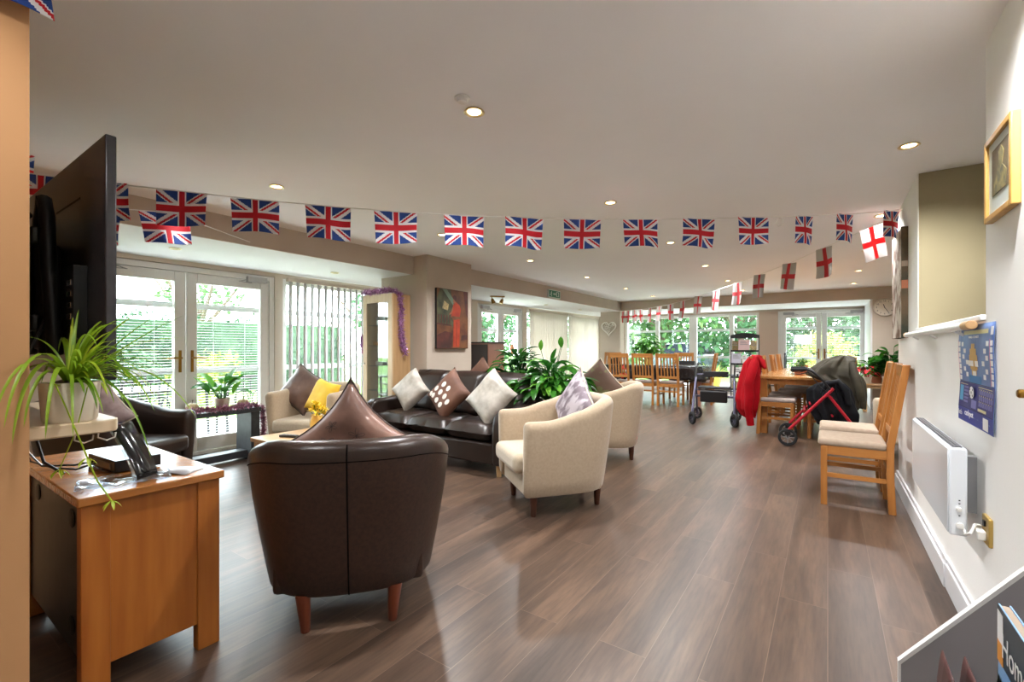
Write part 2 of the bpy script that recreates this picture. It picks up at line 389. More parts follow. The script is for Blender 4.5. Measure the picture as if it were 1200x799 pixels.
boxes('wall_back', M['wall_taupe'], (-5.7, 2.7, YB, YB + 0.16, HD + 0.005, SZ), (-5.7, -4.73, YB, YB + 0.16, 0, HD + 0.005), (0.74, 2.7, YB, YB + 0.16, 0, HD + 0.005))
boxes('wall_back_pier', M['wall_pinkish'], (-1.37, -0.97, YB - 0.02, YB + 0.16, 0, HD + 0.005))
boxes('wall_back_left', M['wall_taupe'], (-4.78, -4.26, 10.9, 11.15, 0, SZ))
boxes('wall_back_right', M['wall_taupe'], (0.69, 2.7, 10.88, 12.5, 0, SZ))
boxes('wall_front', M['wall_lamplit'], (-5.7, -1.8, 0.02, 0.277, 0, CZ))
boxes('wall_rear', M['wall_cream'], (-2.0, 0.6, -1.7, -1.6, 0, CZ), (-2.0, -1.8, -1.6, 0.02, 0, CZ))
boxes('wall_right', M['wall_cream'], (XR, XR + 0.12, -1.6, 2.38, 0, CZ), (XR, XR + 0.12, 2.38, 3.92, 0, 1.25), (XR, XR + 0.12, 3.92, 4.91, 0, CZ), (XR + 0.12, 2.0, 4.79, 4.91, 0, CZ))
boxes('wall_right_stairwell', M['wall_olive'], (XR + 0.003, 2.0, 3.912, 3.93, 0, CZ), (2.0, 2.1, 2.2, 4.91, 0, CZ), (XR + 0.12, 2.0, 2.2, 2.3, 0, CZ))
boxes('wall_right_dining', M['wall_cream'], (2.6, 2.7, 4.91, 10.9, 0, CZ), (2.1, 2.7, 4.79, 4.91, 0, CZ))
boxes('trim_3', M['white_paint'], (XR - 0.015, XR + 0.135, 2.385, 3.918, 1.25, 1.272), bevel=0.005)
b = MB()
for y0, y1, dx in ((-1.6, 2.98, 0.018), (2.98, 4.91, 0.024)):
    b.box(XR - dx, XR, y0, y1, 0, 0.115); b.box(XR - dx * 0.62, XR, y0, y1, 0.115, 0.14)
struct(b.build('baseboard_right', M['skirting_white'], bevel=0.004))
boxes('baseboard_back', M['skirting_white'], (0.69, 2.6, 10.86, 10.88, 0, 0.13), (-4.78, -4.26, 10.88, 10.9, 0, 0.13))
boxes('baseboard_left', M['skirting_white'], (-3.97, -3.952, 3.94, 4.77, 0, 0.12), (-4.8, -3.952, 3.922, 3.94, 0, 0.12), (XL, XL + 0.018, 5.0, 6.8, 0, 0.12))
# the boxed conduit that runs along the skirting by the right wall
b = MB()
b.tube([(XR - 0.03, 4.15, 1.235), (XR - 0.03, 2.52, 1.235)], 0.016, 14)
rail = b.build('handrail', M['white_paint']); tag(rail, 'white round handrail with a pale wooden end along the half wall', 'handrail')
b = MB(); b.tube([(XR - 0.03, 2.52, 1.235), (XR - 0.03, 2.42, 1.235)], 0.018, 14); b.build('end_cap', M['oak_pale'], rail, bevel=0.004)
b = MB(); b.tube([(XR - 0.03, 4.15, 1.235), (XR - 0.03, 4.18, 1.235)], 0.018, 14)
b.build('end_cap', M['oak_pale'], rail, bevel=0.004)['label'] = 'pale wooden rail end'
for y in (2.7, 3.3, 3.9): b = MB(); b.bar((XR - 0.03, y, 1.22), (XR, y, 1.2), 0.02, 0.01); b.build('bracket', M['white_paint'], rail)

def french_door(n, loc, rz, width, blinds, closer=True, bars=(0.9, 1.59), handle_z=1.02, ground=0.0):
    root = bpy.data.objects.new('door_%d' % n, None); COL.objects.link(root); root.location = loc; root.rotation_euler = (0, 0, rz); struct(root)
    h = HD; w = width / 2
    b = MB(); b.box(-w, -w + 0.06, -0.01, 0.08, 0, h); b.box(w - 0.06, w, -0.01, 0.08, 0, h); b.box(-w + 0.06, w - 0.06, -0.01, 0.08, h - 0.06, h); b.box(-w + 0.06, w - 0.06, -0.01, 0.09, 0, 0.04)
    b.build('door_frame', M['upvc'], root, bevel=0.004)
    for sgn in (-1, 1):
        x0, x1 = (-w + 0.062, -0.004) if sgn < 0 else (0.004, w - 0.062)
        z0, z1, st = 0.045, h - 0.064, 0.1
        l = MB(); l.box(x0, x0 + st, 0, 0.06, z0, z1); l.box(x1 - st, x1, 0, 0.06, z0, z1); l.box(x0 + st, x1 - st, 0, 0.06, z1 - 0.1, z1); l.box(x0 + st, x1 - st, 0, 0.06, z0, z0 + 0.14)
        leaf = l.build('door_leaf', M['upvc'], root, bevel=0.005)
        g = MB(); g.box(x0 + st - 0.005, x1 - st + 0.005, 0.045, 0.05, z0 + 0.135, z1 - 0.095); g.build('glass_pane', M['glass'], leaf)
        k = MB()
        for zb in bars: k.box(x0 + st, x1 - st, 0.05, 0.062, zb - 0.03, zb + 0.03)
        k.build('glazing_bar', M['white_paint'], leaf)
        if blinds:
            s = MB(); nz = blinds; zz0, zz1 = z0 + 0.15, z1 - 0.11
            for i in range(nz):
                z = zz0 + (zz1 - zz0) * i / (nz - 1)
                s.add([(x0 + st, 0.020, z - 0.0008), (x1 - st, 0.020, z - 0.0008), (x1 - st, 0.030, z + 0.001), (x0 + st, 0.030, z + 0.001)], [(0, 1, 2, 3)])
            for fx in (0.25, 0.75):
                x = x0 + st + (x1 - x0 - 2 * st) * fx; s.box(x - 0.001, x + 0.001, 0.022, 0.024, zz0, zz1)
            s.build('venetian_blind', M['slat_white'], leaf)
        hx = -sgn * 0 + (sgn * 0.055)
        hd = MB(); hd.box(hx - 0.013, hx + 0.013, -0.012, 0.0, handle_z - 0.13, handle_z + 0.1); hd.tube([(hx, -0.01, handle_z + 0.02), (hx, -0.055, handle_z + 0.02)], 0.01, 8)
        hd.tube([(hx, -0.05, handle_z + 0.02), (hx + sgn * 0.06, -0.055, handle_z + 0.022), (hx + sgn * 0.125, -0.05, handle_z + 0.014)], [0.011, 0.01, 0.008], 8)
        hd.build('door_handle', M['brass'], leaf, bevel=0.003)
        if closer:
            cl = MB(); cx = sgn * (w - 0.22); cl.box(cx - 0.11, cx + 0.11, -0.065, -0.012, h - 0.09, h - 0.03); cl.tube([(cx - sgn * 0.06, -0.04, h - 0.1), (cx - sgn * 0.2, -0.05, h - 0.1), (cx - sgn * 0.05, -0.015, h - 0.05)], 0.008, 6)
            cl.build('door_closer', M['upvc_grey'], leaf, bevel=0.004)
    return root
def window(n, loc, rz, width, mull, bars=(0.9, 1.59), sill=0.12):
    root = bpy.data.objects.new('window_%d' % n, None); COL.objects.link(root); root.location = loc; root.rotation_euler = (0, 0, rz); struct(root)
    w = width / 2; h = HD
    b = MB(); b.box(-w, -w + 0.06, 0, 0.08, 0, h); b.box(w - 0.06, w, 0, 0.08, 0, h); b.box(-w + 0.06, w - 0.06, 0, 0.08, h - 0.07, h); b.box(-w + 0.06, w - 0.06, 0, 0.08, 0, sill)
    for x, mw in mull: b.box(x - mw / 2, x + mw / 2, 0, 0.075, sill, h - 0.07)
    b.build('window_frame', M['upvc'], root, bevel=0.004)
    xs = [-w + 0.06] + sum(([x - mw / 2, x + mw / 2] for x, mw in mull), []) + [w - 0.06]
    k = MB()
    for i in range(0, len(xs), 2):
        for zb in bars: k.box(xs[i], xs[i + 1], 0.045, 0.066, zb - 0.03, zb + 0.03)
        g = MB(); g.box(xs[i], xs[i + 1], 0.036, 0.041, sill, h - 0.07); g.build('glass_pane', M['glass'], root)
    k.build('glazing_bar', M['white_paint'], root)
    return root
french_door(1, (XL - 0.02, 1.995, 0), PI / 2, 1.85, 58)
french_door(2, (XL - 0.02, 7.61, 0), PI / 2, 1.58, 0, bars=(1.5,))
french_door(3, (-0.115, YB + 0.02, 0), 0, 1.71, 44)
window(1, (XL - 0.03, 4.01, 0), PI / 2, 1.98, [(0.33, 0.09)])
window(2, (XL - 0.03, 9.46, 0), PI / 2, 1.8, [(0.2, 0.09)])
window(3, (XL - 0.03, 11.36, 0), PI / 2, 1.84, [(0.1, 0.09)])
window(4, (-3.05, YB + 0.03, 0), 0, 3.36, [(-0.79, 0.1), (0.145, 0.19), (1.07, 0.1)])
boxes('trim_4', M['skirting_white'], (0.66, 0.69, 10.9, 12.5, 0, SZ))

# vertical blinds hung in front of the left windows
def vblind(label, y0, y1, n, width, ang, m, z0=0.06):
    t = thing('vertical_blind', label, 'blind', (XL + 0.07, (y0 + y1) / 2, 0), 0, 'vertical blinds on the left windows')
    L = (y1 - y0) / 2
    b = MB(); b.box(-0.02, 0.03, -L, L, HD - 0.04, HD + 0.005); b.build('head_rail', M['blind_rail'], t, bevel=0.004)
    s = MB()
    for i in range(n):
        y = -L + 0.05 + (2 * L - 0.1) * i / (n - 1); a = ang + random.uniform(-0.06, 0.06)
        dx, dy = math.sin(a) * width / 2, math.cos(a) * width / 2
        s.add([(-dx, y - dy, z0), (dx, y + dy, z0), (dx, y + dy, HD - 0.04), (-dx, y - dy, HD - 0.04), ], [(0, 1, 2, 3)])
    sl = s.build('slats', m, t)
    md = sl.modifiers.new('solid', 'SOLIDIFY'); md.thickness = 0.0012
    c = MB(); c.tube([(0.03, -L + 0.04, HD - 0.04), (0.035, -L + 0.04, 0.6)], 0.003, 6); c.build('pull_cord', M['white_plastic'], t)
vblind('open white slatted blind between the glazed doors and the tinselled cabinet', 3.03, 4.95, 20, 0.089, R(-32), M['blind_white'])
vblind('closed cream slatted blind right beside the far garden doors', 8.58, 10.36, 22, 0.092, R(14), M['blind_cream'])
vblind('closed cream slatted blind nearest the wicker heart', 10.44, 12.26, 22, 0.092, R(14), M['blind_cream'])

# ------------------------------------------------------------------ camera
FPX, HOR = 535.0, 407.0
cam = bpy.data.objects.new('camera', bpy.data.cameras.new('camera')); COL.objects.link(cam)
TH = math.atan(370 / FPX)
cam.location = (0, 0, 1.15); cam.rotation_euler = (PI / 2, 0, TH)
cam.data.sensor_width = 36; cam.data.lens = FPX / 1200 * 36; cam.data.shift_y = (HOR - 399.5) / 1200; cam.data.clip_start = 0.05
SC.camera = cam

# ------------------------------------------------------------------ light
SC.view_settings.view_transform = 'Standard'; SC.view_settings.look = 'None'; SC.view_settings.gamma = 1; SC.view_settings.use_curve_mapping = False
EXPOSURE, SKY, DL = 1.7, 5.8, 54.0
SC.view_settings.exposure = EXPOSURE
wd = bpy.data.worlds.new('sky'); SC.world = wd; wd.use_nodes = True
nt = wd.node_tree; bg = nt.nodes['Background']
tc = nt.nodes.new('ShaderNodeTexCoord'); sx = nt.nodes.new('ShaderNodeSeparateXYZ'); rp = nt.nodes.new('ShaderNodeValToRGB')
rp.color_ramp.elements[0].position = 0.45; rp.color_ramp.elements[0].color = (0.74, 0.82, 0.88, 1); rp.color_ramp.elements[1].position = 0.8; rp.color_ramp.elements[1].color = (0.86, 0.94, 1.0, 1)
mr = nt.nodes.new('ShaderNodeMapRange'); mr.inputs[1].default_value = -1; mr.inputs[2].default_value = 1
nt.links.new(tc.outputs['Generated'], sx.inputs[0]); nt.links.new(sx.outputs['Z'], mr.inputs[0]); nt.links.new(mr.outputs[0], rp.inputs['Fac']); nt.links.new(rp.outputs[0], bg.inputs['Color'])
bg.inputs['Strength'].default_value = SKY
def portal(name, loc, rot, sx_, sy_):
    l = bpy.data.lights.new(name, 'AREA'); l.shape = 'RECTANGLE'; l.size = sx_; l.size_y = sy_; l.cycles.is_portal = True
    o = bpy.data.objects.new(name, l); COL.objects.link(o); o.location = loc; o.rotation_euler = rot
for i, (y0, y1) in enumerate(((1.1, 2.9), (3.0, 5.0), (6.84, 8.38), (8.56, 10.36), (10.44, 12.28))):
    portal('daylight_left', (XL - 0.2, (y0 + y1) / 2, 1.0), (0, R(-90), 0), 2.0, y1 - y0)
portal('daylight_back', (-3.05, YB + 0.2, 1.0), (R(-90), 0, 0), 3.36, 2.0)
portal('daylight_back', (-0.115, YB + 0.2, 1.0), (R(-90), 0, 0), 1.7, 2.0)

def downlight(x, y, z, label, grp, power, on=True):
    t = thing('downlight', label, 'downlight', (x, y, z), 0, grp)
    b = MB(); b.lathe([(0.03, -0.001), (0.047, -0.002), (0.05, -0.006), (0.044, -0.009), (0.034, -0.006), (0.03, -0.001)], 24, cap=False); b.build('trim_ring', M['lamp_trim'], t)
    b = MB(); b.lathe([(0.0001, -0.0035), (0.033, -0.0035)], 20, cap=False); b.build('lamp', M['lamp_glow'] if on else M['chrome'], t)
    if power:
        l = bpy.data.lights.new('downlight_beam', 'SPOT'); l.energy = power; l.color = (0.97, 0.98, 1.0); l.spot_size = R(150); l.spot_blend = 0.9; l.shadow_soft_size = 0.04
        o = bpy.data.objects.new('downlight_beam', l); COL.objects.link(o); o.location = (x, y, z - 0.012)
GX = (-3.15, -1.38, 0.37); GY = (0.02, 1.68, 3.33, 4.97, 6.65, 8.35, 9.95)
row = {1.68: 'in the row over the nearest armchairs', 3.33: 'in the row over the sofa', 4.97: 'in the row behind the pillar', 6.65: 'in the row over the grey walker', 8.35: 'in the row before the long dining table', 9.95: 'in the row next to the back beam'}
colm = {-3.15: 'on the garden-door side', -1.38: 'in the middle line', 0.37: 'on the stairwell side'}
for y in GY:
    for x in GX:
        if y == 0.02 and x == -3.15: continue
        if y not in row:
            l = bpy.data.lights.new('downlight_beam', 'SPOT'); l.energy = DL * 0.3; l.color = (0.97, 0.98, 1.0); l.spot_size = R(150); l.spot_blend = 0.9; l.shadow_soft_size = 0.04
            o = bpy.data.objects.new('downlight_beam', l); COL.objects.link(o); o.location = (x, y, CZ - 0.012); continue
        if (x, y) == (0.37, 1.68) or (x, y) == (-3.15, 9.95): pass
        downlight(x, y, CZ, 'small recessed ceiling light %s, %s' % (row[y], colm[x]), 'recessed ceiling lights', DL)
for y, s in ((1.67, 'above the nearest garden doors'), (3.3, 'above the open slatted blind'), (8.3, 'before the far garden doors'), (9.9, 'above the closed cream blinds')):
    downlight(-4.87, y, SZ, 'small unlit recessed light in the low bay ceiling %s' % s, 'bay ceiling lights', 0, False)
b = MB(); b.lathe([(0.0001, -0.02), (0.022, -0.019), (0.024, -0.008), (0.036, -0.006), (0.036, 0)], 20); o = b.build('smoke_detector', M['white_plastic'], loc=(-1.35, 1.56, CZ)); tag(o, 'small round white detector on the ceiling beside the brightest downlight', 'detector')
t = thing('spotlight_bar', 'brass twin spotlight fixed under the bay ceiling by the far doors', 'spotlight', (-4.76, 6.43, SZ), R(55))
b = MB(); b.box(-0.13, 0.13, -0.03, 0.03, -0.022, 0); b.build('base_plate', M['brass'], t, bevel=0.006)
for s in (-1, 1):
    b = MB(); b.tube([(s * 0.1, 0, -0.02), (s * 0.1, 0, -0.06)], 0.008, 8); b.lathe([(0.012, 0), (0.026, -0.015), (0.034, -0.06), (0.036, -0.085)], 14, (s * 0.1, 0, -0.05), 0, Matrix.Rotation(R(25 * s), 3, 'Y')); b.build('spot_head', M['brass'], t)

# ------------------------------------------------------------------ seats
def smooth(t): t = max(0, min(1, t)); return t * t * (3 - 2 * t)
def tub_chair(label, loc, rz, m_shell, m_seat, m_leg, W=0.78, D=0.74, hb=0.78, ha=0.64, z0=0.145, th=0.1, taper=0.075, seam=None, seat_z=0.43, rim=None, cat='armchair', grp='tub armchairs'):
    t = thing('tub_chair', label, cat, loc, rz, grp)
    hw, yF, yb = W / 2, D * 0.44, -D * 0.56
    path = []
    for i in range(7): path.append((hw, yF + (0 - yF) * i / 7, 1.0, 0.0))
    for i in range(25):
        a = PI / 2 * i / 12; ex = 2 / 2.5
        cx, sy = math.cos(a), math.sin(a)
        path.append((hw * math.copysign(abs(cx) ** ex, cx), yb * abs(sy) ** ex, cx, -sy))
    for i in range(1, 8): path.append((-hw, 0 + yF * i / 7, -1.0, 0.0))
    n = len(path)
    def prof(h):
        pr = []
        for q in (0, 0.03, 0.2, 0.45, 0.7, 0.95): pr.append((-taper * (1 - q) ** 1.3 - (0.012 if q == 0 else 0), z0 + (h - th * 0.5 - z0) * q))
        for k in range(9):
            a = PI * k / 8
            pr.append((-th / 2 + th / 2 * math.cos(a) * 1.0 + 0.012 * math.sin(a) * 0, h - th * 0.5 + th * 0.5 * math.sin(a)))
        for q in (0.75, 0.4, 0.0): pr.append((-th - 0.015 * (1 - q), z0 + 0.1 + (h - th * 0.5 - z0 - 0.1) * q))
        return pr
    vs, fs, ms = [], [], []
    k = None
    for i, (x, y, nx, ny) in enumerate(path):
        l = math.hypot(nx, ny) or 1
        nx /= l; ny /= l
        d = min(i, n - 1 - i) / (n / 2)
        h = ha + (hb - ha) * smooth((d - 0.12) / 0.62)
        pr = prof(h); k = len(pr)
        for o, z in pr: vs.append((x + nx * o, y + ny * o, z))
    b = MB(); b.add(vs, [(i * k + j, (i + 1) * k + j, (i + 1) * k + (j + 1) % k, i * k + (j + 1) % k) for i in range(n - 1) for j in range(k)], 0)
    # rounded arm fronts
    for base, sgn in ((0, 1), ((n - 1) * k, 1)):
        ring = [Vector(vs[base + j]) for j in range(k)]
        c = sum(ring, Vector()) / k
        prev = [base + j for j in range(k)]
        for sc, dy in ((0.9, 0.018), (0.62, 0.03), (0.2, 0.034)):
            o = len(b.v); b.v += [tuple(Vector((c.x + (p.x - c.x) * sc, p.y + dy, c.z + (p.z - c.z) * (1 - (1 - sc) * 0.28)))) for p in ring]
            cur = [o + j for j in range(k)]
            for j in range(k): b.f.append([prev[j], prev[(j + 1) % k], cur[(j + 1) % k], cur[j]]); b.m.append(0)
            prev = cur
        b.f.append(prev); b.m.append(0)
    if rim:
        o = 7 - 1
        idx = 0
        for i in range(n - 1):
            for j in range(k):
                if 5 <= j <= 14: b.m[i * k + j] = 1
    sh = b.build('shell', [m_shell, rim or m_shell], t, ang=60)
    # seat base and seat cushion
    iw = hw - th - 0.01
    b = MB(); b.box(-iw - 0.015 + taper * 0.4, iw + 0.015 - taper * 0.4, yb + th + 0.05, yF + 0.012, z0, 0.31); b.build('seat_base', m_shell, t, bevel=0.02, seg=3)
    def cush(u, v):
        return None
    b = MB(); b.box(-iw + 0.005, iw - 0.005, yb + th + 0.07, yF + 0.085, 0.295, seat_z); b.build('seat_cushion', m_seat, t, bevel=0.045, seg=4, ang=60)
    for sx_ in (-1, 1):
        for fy in (yF - 0.06, yb + 0.13):
            xx = sx_ * (hw - taper - 0.07 - (0.105 if fy < 0 else 0))
            b = MB(); b.lathe([(0.016, 0), (0.019, 0.005), (0.03, z0 + 0.01)], 10, (0, 0, 0), 0, Matrix.Rotation(R(4 * sx_), 3, 'Y'))
            b.build('leg', m_leg, t, loc=(xx, fy, 0))
    if seam:
        b = MB(); pts = []
        pr = prof(hb)
        for o, z in pr[:9]: pts.append((0, yb - o - 0.0005, z))
        b.tube(pts, 0.003, 6); b.build('back_seam', seam, t)
        b = MB(); pts = []
        for i, (x, y, nx, ny) in enumerate(path):
            l = math.hypot(nx, ny) or 1; d = min(i, n - 1 - i) / (n / 2)
            h = ha + (hb - ha) * smooth((d - 0.12) / 0.62)
            o, z = prof(h)[5]
            pts.append((x + nx / l * (o + 0.001), y + ny / l * (o + 0.001), z))
        b.tube(pts, 0.0022, 6); b.build('rim_seam', seam, t)
    return t
BF = M['beige_fabric']
tub_chair('dark brown leather tub chair seen from behind, nearest the camera', (-1.825, 1.345, 0), R(49), M['leather_chair'], M['leather'], M['mahogany'], W=0.86, D=0.70, hb=0.785, ha=0.66, seam=M['seam_black'], rim=M['leather_rim'], taper=0.085)
tub_chair('beige fabric tub chair holding a lilac print cushion, right of the sofa', (-1.67, 2.985, 0), R(141), M['beige_fabric'], M['beige_light'], M['walnut_leg'], W=0.76, D=0.72, hb=0.80, ha=0.66)
tub_chair('beige fabric tub chair half hidden behind another, plants behind it', (-1.94, 4.55, 0), R(112), M['beige_fabric'], M['beige_light'], M['walnut_leg'], W=0.74, D=0.70, hb=0.79, ha=0.66)
tub_chair('beige fabric tub chair with plum and yellow cushions before the open blind', (-4.47, 2.84, 0), R(205), M['beige_fabric'], M['beige_light'], M['walnut_leg'], W=0.78, D=0.72, hb=0.76, ha=0.70)
tub_chair('dark brown leather armchair by the garden doors, beyond the oak TV cabinet', (-4.62, 1.16, 0), R(-60), M['leather'], M['leather'], M['walnut_leg'], W=0.84, D=0.80, hb=0.76, ha=0.62, th=0.13)

def cushion(name, label, loc, rot, size, thick, m, pipe=None, cat='cushion', grp='scatter cushions', extra=None, pinch=0.1):
    t = thing(name, label, cat, loc, 0, grp, rot)
    b = MB(); n = 18
    def P(u, v, s):
        a, c = 2 * u - 1, 2 * v - 1
        k = 1 - pinch * (1 - a * a) * 0.0
        x = a * (1 - pinch * (1 - c * c) * abs(a) ** 2 ); z = c * (1 - pinch * (1 - a * a) * abs(c) ** 2)
        y = s * thick / 2 * (max(0, (1 - a ** 4) * (1 - c ** 4))) ** 0.6
        y += 0.006 * mnoise.noise(Vector((a * 3 + s, c * 3, loc[0] * 3))) * (1 if abs(y) > 0.004 else 0)
        return (x * size / 2, y, z * size / 2)
    b.grid(lambda u, v: P(u, v, -1), n, n); b.grid(lambda u, v: P(u, v, 1), n, n)
    b.build('cover', m, t, merge=True, ang=80)
    if pipe:
        p = MB(); e = []
        for i in range(n): e.append(P(i / (n - 1), 0, 0))
        for i in range(1, n): e.append(P(1, i / (n - 1), 0))
        for i in range(1, n): e.append(P(1 - i / (n - 1), 1, 0))
        for i in range(1, n): e.append(P(0, 1 - i / (n - 1), 0))
        p.tube(e, 0.005, 6); p.build('piping', pipe, t)
    if extra: extra(t, P)
    return t
def dots(t, P):
    b = MB()
    for (u, v) in ((0.3, 0.2), (0.5, 0.22), (0.7, 0.25), (0.22, 0.38), (0.42, 0.42), (0.62, 0.46), (0.32, 0.6), (0.52, 0.64), (0.8, 0.44), (0.18, 0.16)):
        c = Vector(P(u, v, -1)); vs = [c + Vector((0, -0.005, 0))]
        for k in range(14):
            a = 2 * PI * k / 14; uu, vv = u + 0.062 * math.cos(a), v + 0.075 * math.sin(a)
            q = Vector(P(uu, vv, -1)); vs.append(q + Vector((0, -0.003, 0)))
        b.add(vs, [(0, 1 + k, 1 + (k + 1) % 14) for k in range(14)])
    b.build('dot_applique', M['dot_white'], t)

def tracery(t, P):
    b = MB()
    for side in (-1, 1):
        for (cu, cv, sc) in ((0.62, 0.7, 0.9), (0.35, 0.55, 0.8), (0.7, 0.4, 0.8), (0.78, 0.82, 0.6), (0.45, 0.82, 0.6), (0.3, 0.3, 0.7), (0.55, 0.2, 0.6)):
            for k in range(5):
                a0 = 2 * PI * k / 5 + cu * 7; pts = []
                for q in range(9):
                    tq = q / 8; r = 0.11 * sc * math.sin(PI * tq) ; a = a0 + 0.55 * (tq - 0.5) * 2
                    u, v = cu + r * math.cos(a), cv + r * math.sin(a)
                    if not (0.03 < u < 0.97 and 0.03 < v < 0.97): break
                    p = Vector(P(u, v, side)); pts.append(p + Vector((0, 0.0012 * side, 0)))
                if len(pts) > 2: b.tube(pts, 0.0011, 4)
    b.build('flower_tracery', M['piping_dark'], t)
# ------------------------------------------------------------------ sofa
def sofa():
    t = thing('leather_sofa', 'dark brown three-seat leather sofa in front of the pillar', 'sofa', (-3.27, 3.6, 0), R(0))
    L = M['leather']; hw = 0.95
    b = MB(); b.box(-hw + 0.02, hw - 0.02, -0.37, 0.33, 0.1, 0.29); b.build('base', L, t, bevel=0.02, seg=3)
    b = MB()
    b.grid(lambda u, v: (-hw + 0.06 + (2 * hw - 0.12) * u, 0.16 + 0.17 * v ** 0.8 + 0.02 * math.sin(v * PI), 0.2 + 0.55 * v), 12, 8)
    b.box(-hw + 0.05, hw - 0.05, 0.2, 0.33, 0.12, 0.74); b.build('back_frame', L, t, bevel=0.02)
    cw = (2 * hw - 0.28) / 3
    for i in range(3):
        x0 = -hw + 0.14 + cw * i
        def soft(x0, x1, y0, y1, z0, z1, e=0.35, seed=0.0, lean=0.0):
            g = MB(); n = 14
            def S(u, v, sgn):
                a, c = 2 * u - 1, 2 * v - 1
                th = (max(0, (1 - abs(a) ** 5) * (1 - abs(c) ** 5))) ** e
                wr = 0.010 * mnoise.noise(Vector((a * 2.5 + seed, c * 2.5, seed))) + 0.006 * mnoise.noise(Vector((a * 9 + seed, c * 4, seed)))
                return a, c, th * sgn, wr
            return g, S, n
        g, S, n = soft(0, 0, 0, 0, 0, 0, 0.3, i * 3.1)
        def seat(u, v, s):
            a, c, th, wr = S(u, v, s); return (x0 + cw / 2 + a * (cw / 2 - 0.002), -0.11 + c * 0.29, 0.375 + th * 0.08 + (wr if s > 0 else 0) + (0.012 * (1 - a * a) * (1 - c * c) if s > 0 else 0))
        g.grid(lambda u, v: seat(u, v, 1), n, n); g.grid(lambda u, v: seat(u, v, -1), n, n)
        g.build('seat_cushion', L, t, merge=True, ang=80)
        g, S, n = soft(0, 0, 0, 0, 0, 0, 0.32, i * 5.7 + 9)
        def back(u, v, s):
            a, c, th, wr = S(u, v, s); zz = 0.655 + c * 0.225
            return (x0 + cw / 2 + a * (cw / 2 - 0.004), 0.12 + 0.2 * (zz - 0.43) / 0.45 + th * 0.1 - (wr if s < 0 else 0), zz + 0.01 * (1 - a * a) + 0.008 * i * 0)
        g.grid(lambda u, v: back(u, v, -1), n, n); g.grid(lambda u, v: back(u, v, 1), n, n)
        g.build('back_cushion', L, t, merge=True, ang=80)
    for s in (-1, 1):
        b = MB(); xs0, xs1 = (hw - 0.13, hw)
        poly = [(-0.385, 0.1), (-0.395, 0.3), (-0.39, 0.47), (-0.36, 0.545), (-0.3, 0.575), (-0.1, 0.585), (0.15, 0.6), (0.31, 0.66), (0.34, 0.5), (0.34, 0.1)]
        b.prism([(y, z) for y, z in poly], s * xs0, s * xs1, Matrix(((0, 1, 0), (1, 0, 0), (0, 0, 1))))
        b.build('arm', L, t, bevel=0.035, seg=4, ang=50)
        for y in (-0.32, 0.28):
            b = MB(); b.lathe([(0.026, 0), (0.036, 0.105)], 4, (s * (hw - 0.09), y, 0)); b.build('leg', M['oak_coffee'], t)
    return t
sofa()
D45 = R(45)
def cush_at(label, loc, yaw, lean, size, thick, m, pipe=None, roll=D45, name='cushion', extra=None, pinch=0.1):
    # a cushion that faces -Y turned by yaw, leaning back, rolled onto a corner
    mt = Matrix.Rotation(yaw, 3, 'Z') @ Matrix.Rotation(-lean, 3, 'X') @ Matrix.Rotation(roll, 3, 'Y')
    return cushion(name, label, loc, mt.to_euler(), size, thick, m, pipe, extra=extra, pinch=pinch)
cush_at('mauve satin cushion with flower tracery standing corner-up in the nearest brown chair', (-1.91, 1.385, 0.68), R(49 + 180), R(6), 0.46, 0.17, M['satin_mauve'], M['piping_dark'], pinch=0.2, extra=tracery)
cush_at('crumpled silver satin cushion at the sofa end next to the tall cabinet', (-3.78, 3.50, 0.68), R(8), R(20), 0.385, 0.15, M['silver_satin'])
cush_at('brown cushion with white dots in the middle of the leather sofa', (-3.20, 3.48, 0.67), R(-2), R(24), 0.43, 0.14, M['brown_velvet'], extra=dots, roll=R(40))
cush_at('plain silver cushion at the sofa arm nearest the beige tub chair', (-2.62, 3.43, 0.68), R(-2), R(22), 0.44, 0.14, M['silver_satin'], roll=R(36))
cush_at('plain brown cushion corner showing above the sofa back', (-3.28, 4.12, 0.76), R(6), R(0), 0.42, 0.1, M['brown_velvet'], roll=R(50))
cush_at('lilac leaf-print cushion standing in the beige tub chair', (-1.58, 3.11, 0.70), R(-36), R(14), 0.44, 0.13, M['lilac_print'], M['piping_cream'], roll=R(40))
cush_at('brown and green patterned cushion with cream edge behind the lilac one', (-1.98, 4.42, 0.71), R(10), R(14), 0.48, 0.12, M['brown_green_cloth'], M['piping_cream'], roll=R(48))
cush_at('plum satin cushion with dark piping leaning in the chair by the open blind', (-4.66, 2.76, 0.70), R(28), R(20), 0.43, 0.14, M['satin_plum'], M['piping_dark'], roll=R(30))
cush_at('yellow cushion beside the plum one in the chair by the open blind', (-4.25, 2.74, 0.65), R(10), R(25), 0.34, 0.12, M['yellow_cloth'], roll=R(12))
cush_at('grey mauve damask cushion in the leather armchair by the garden doors', (-4.76, 1.1, 0.62), R(50), R(18), 0.40, 0.14, M['mauve_grey'], M['piping_cream'], roll=R(50))

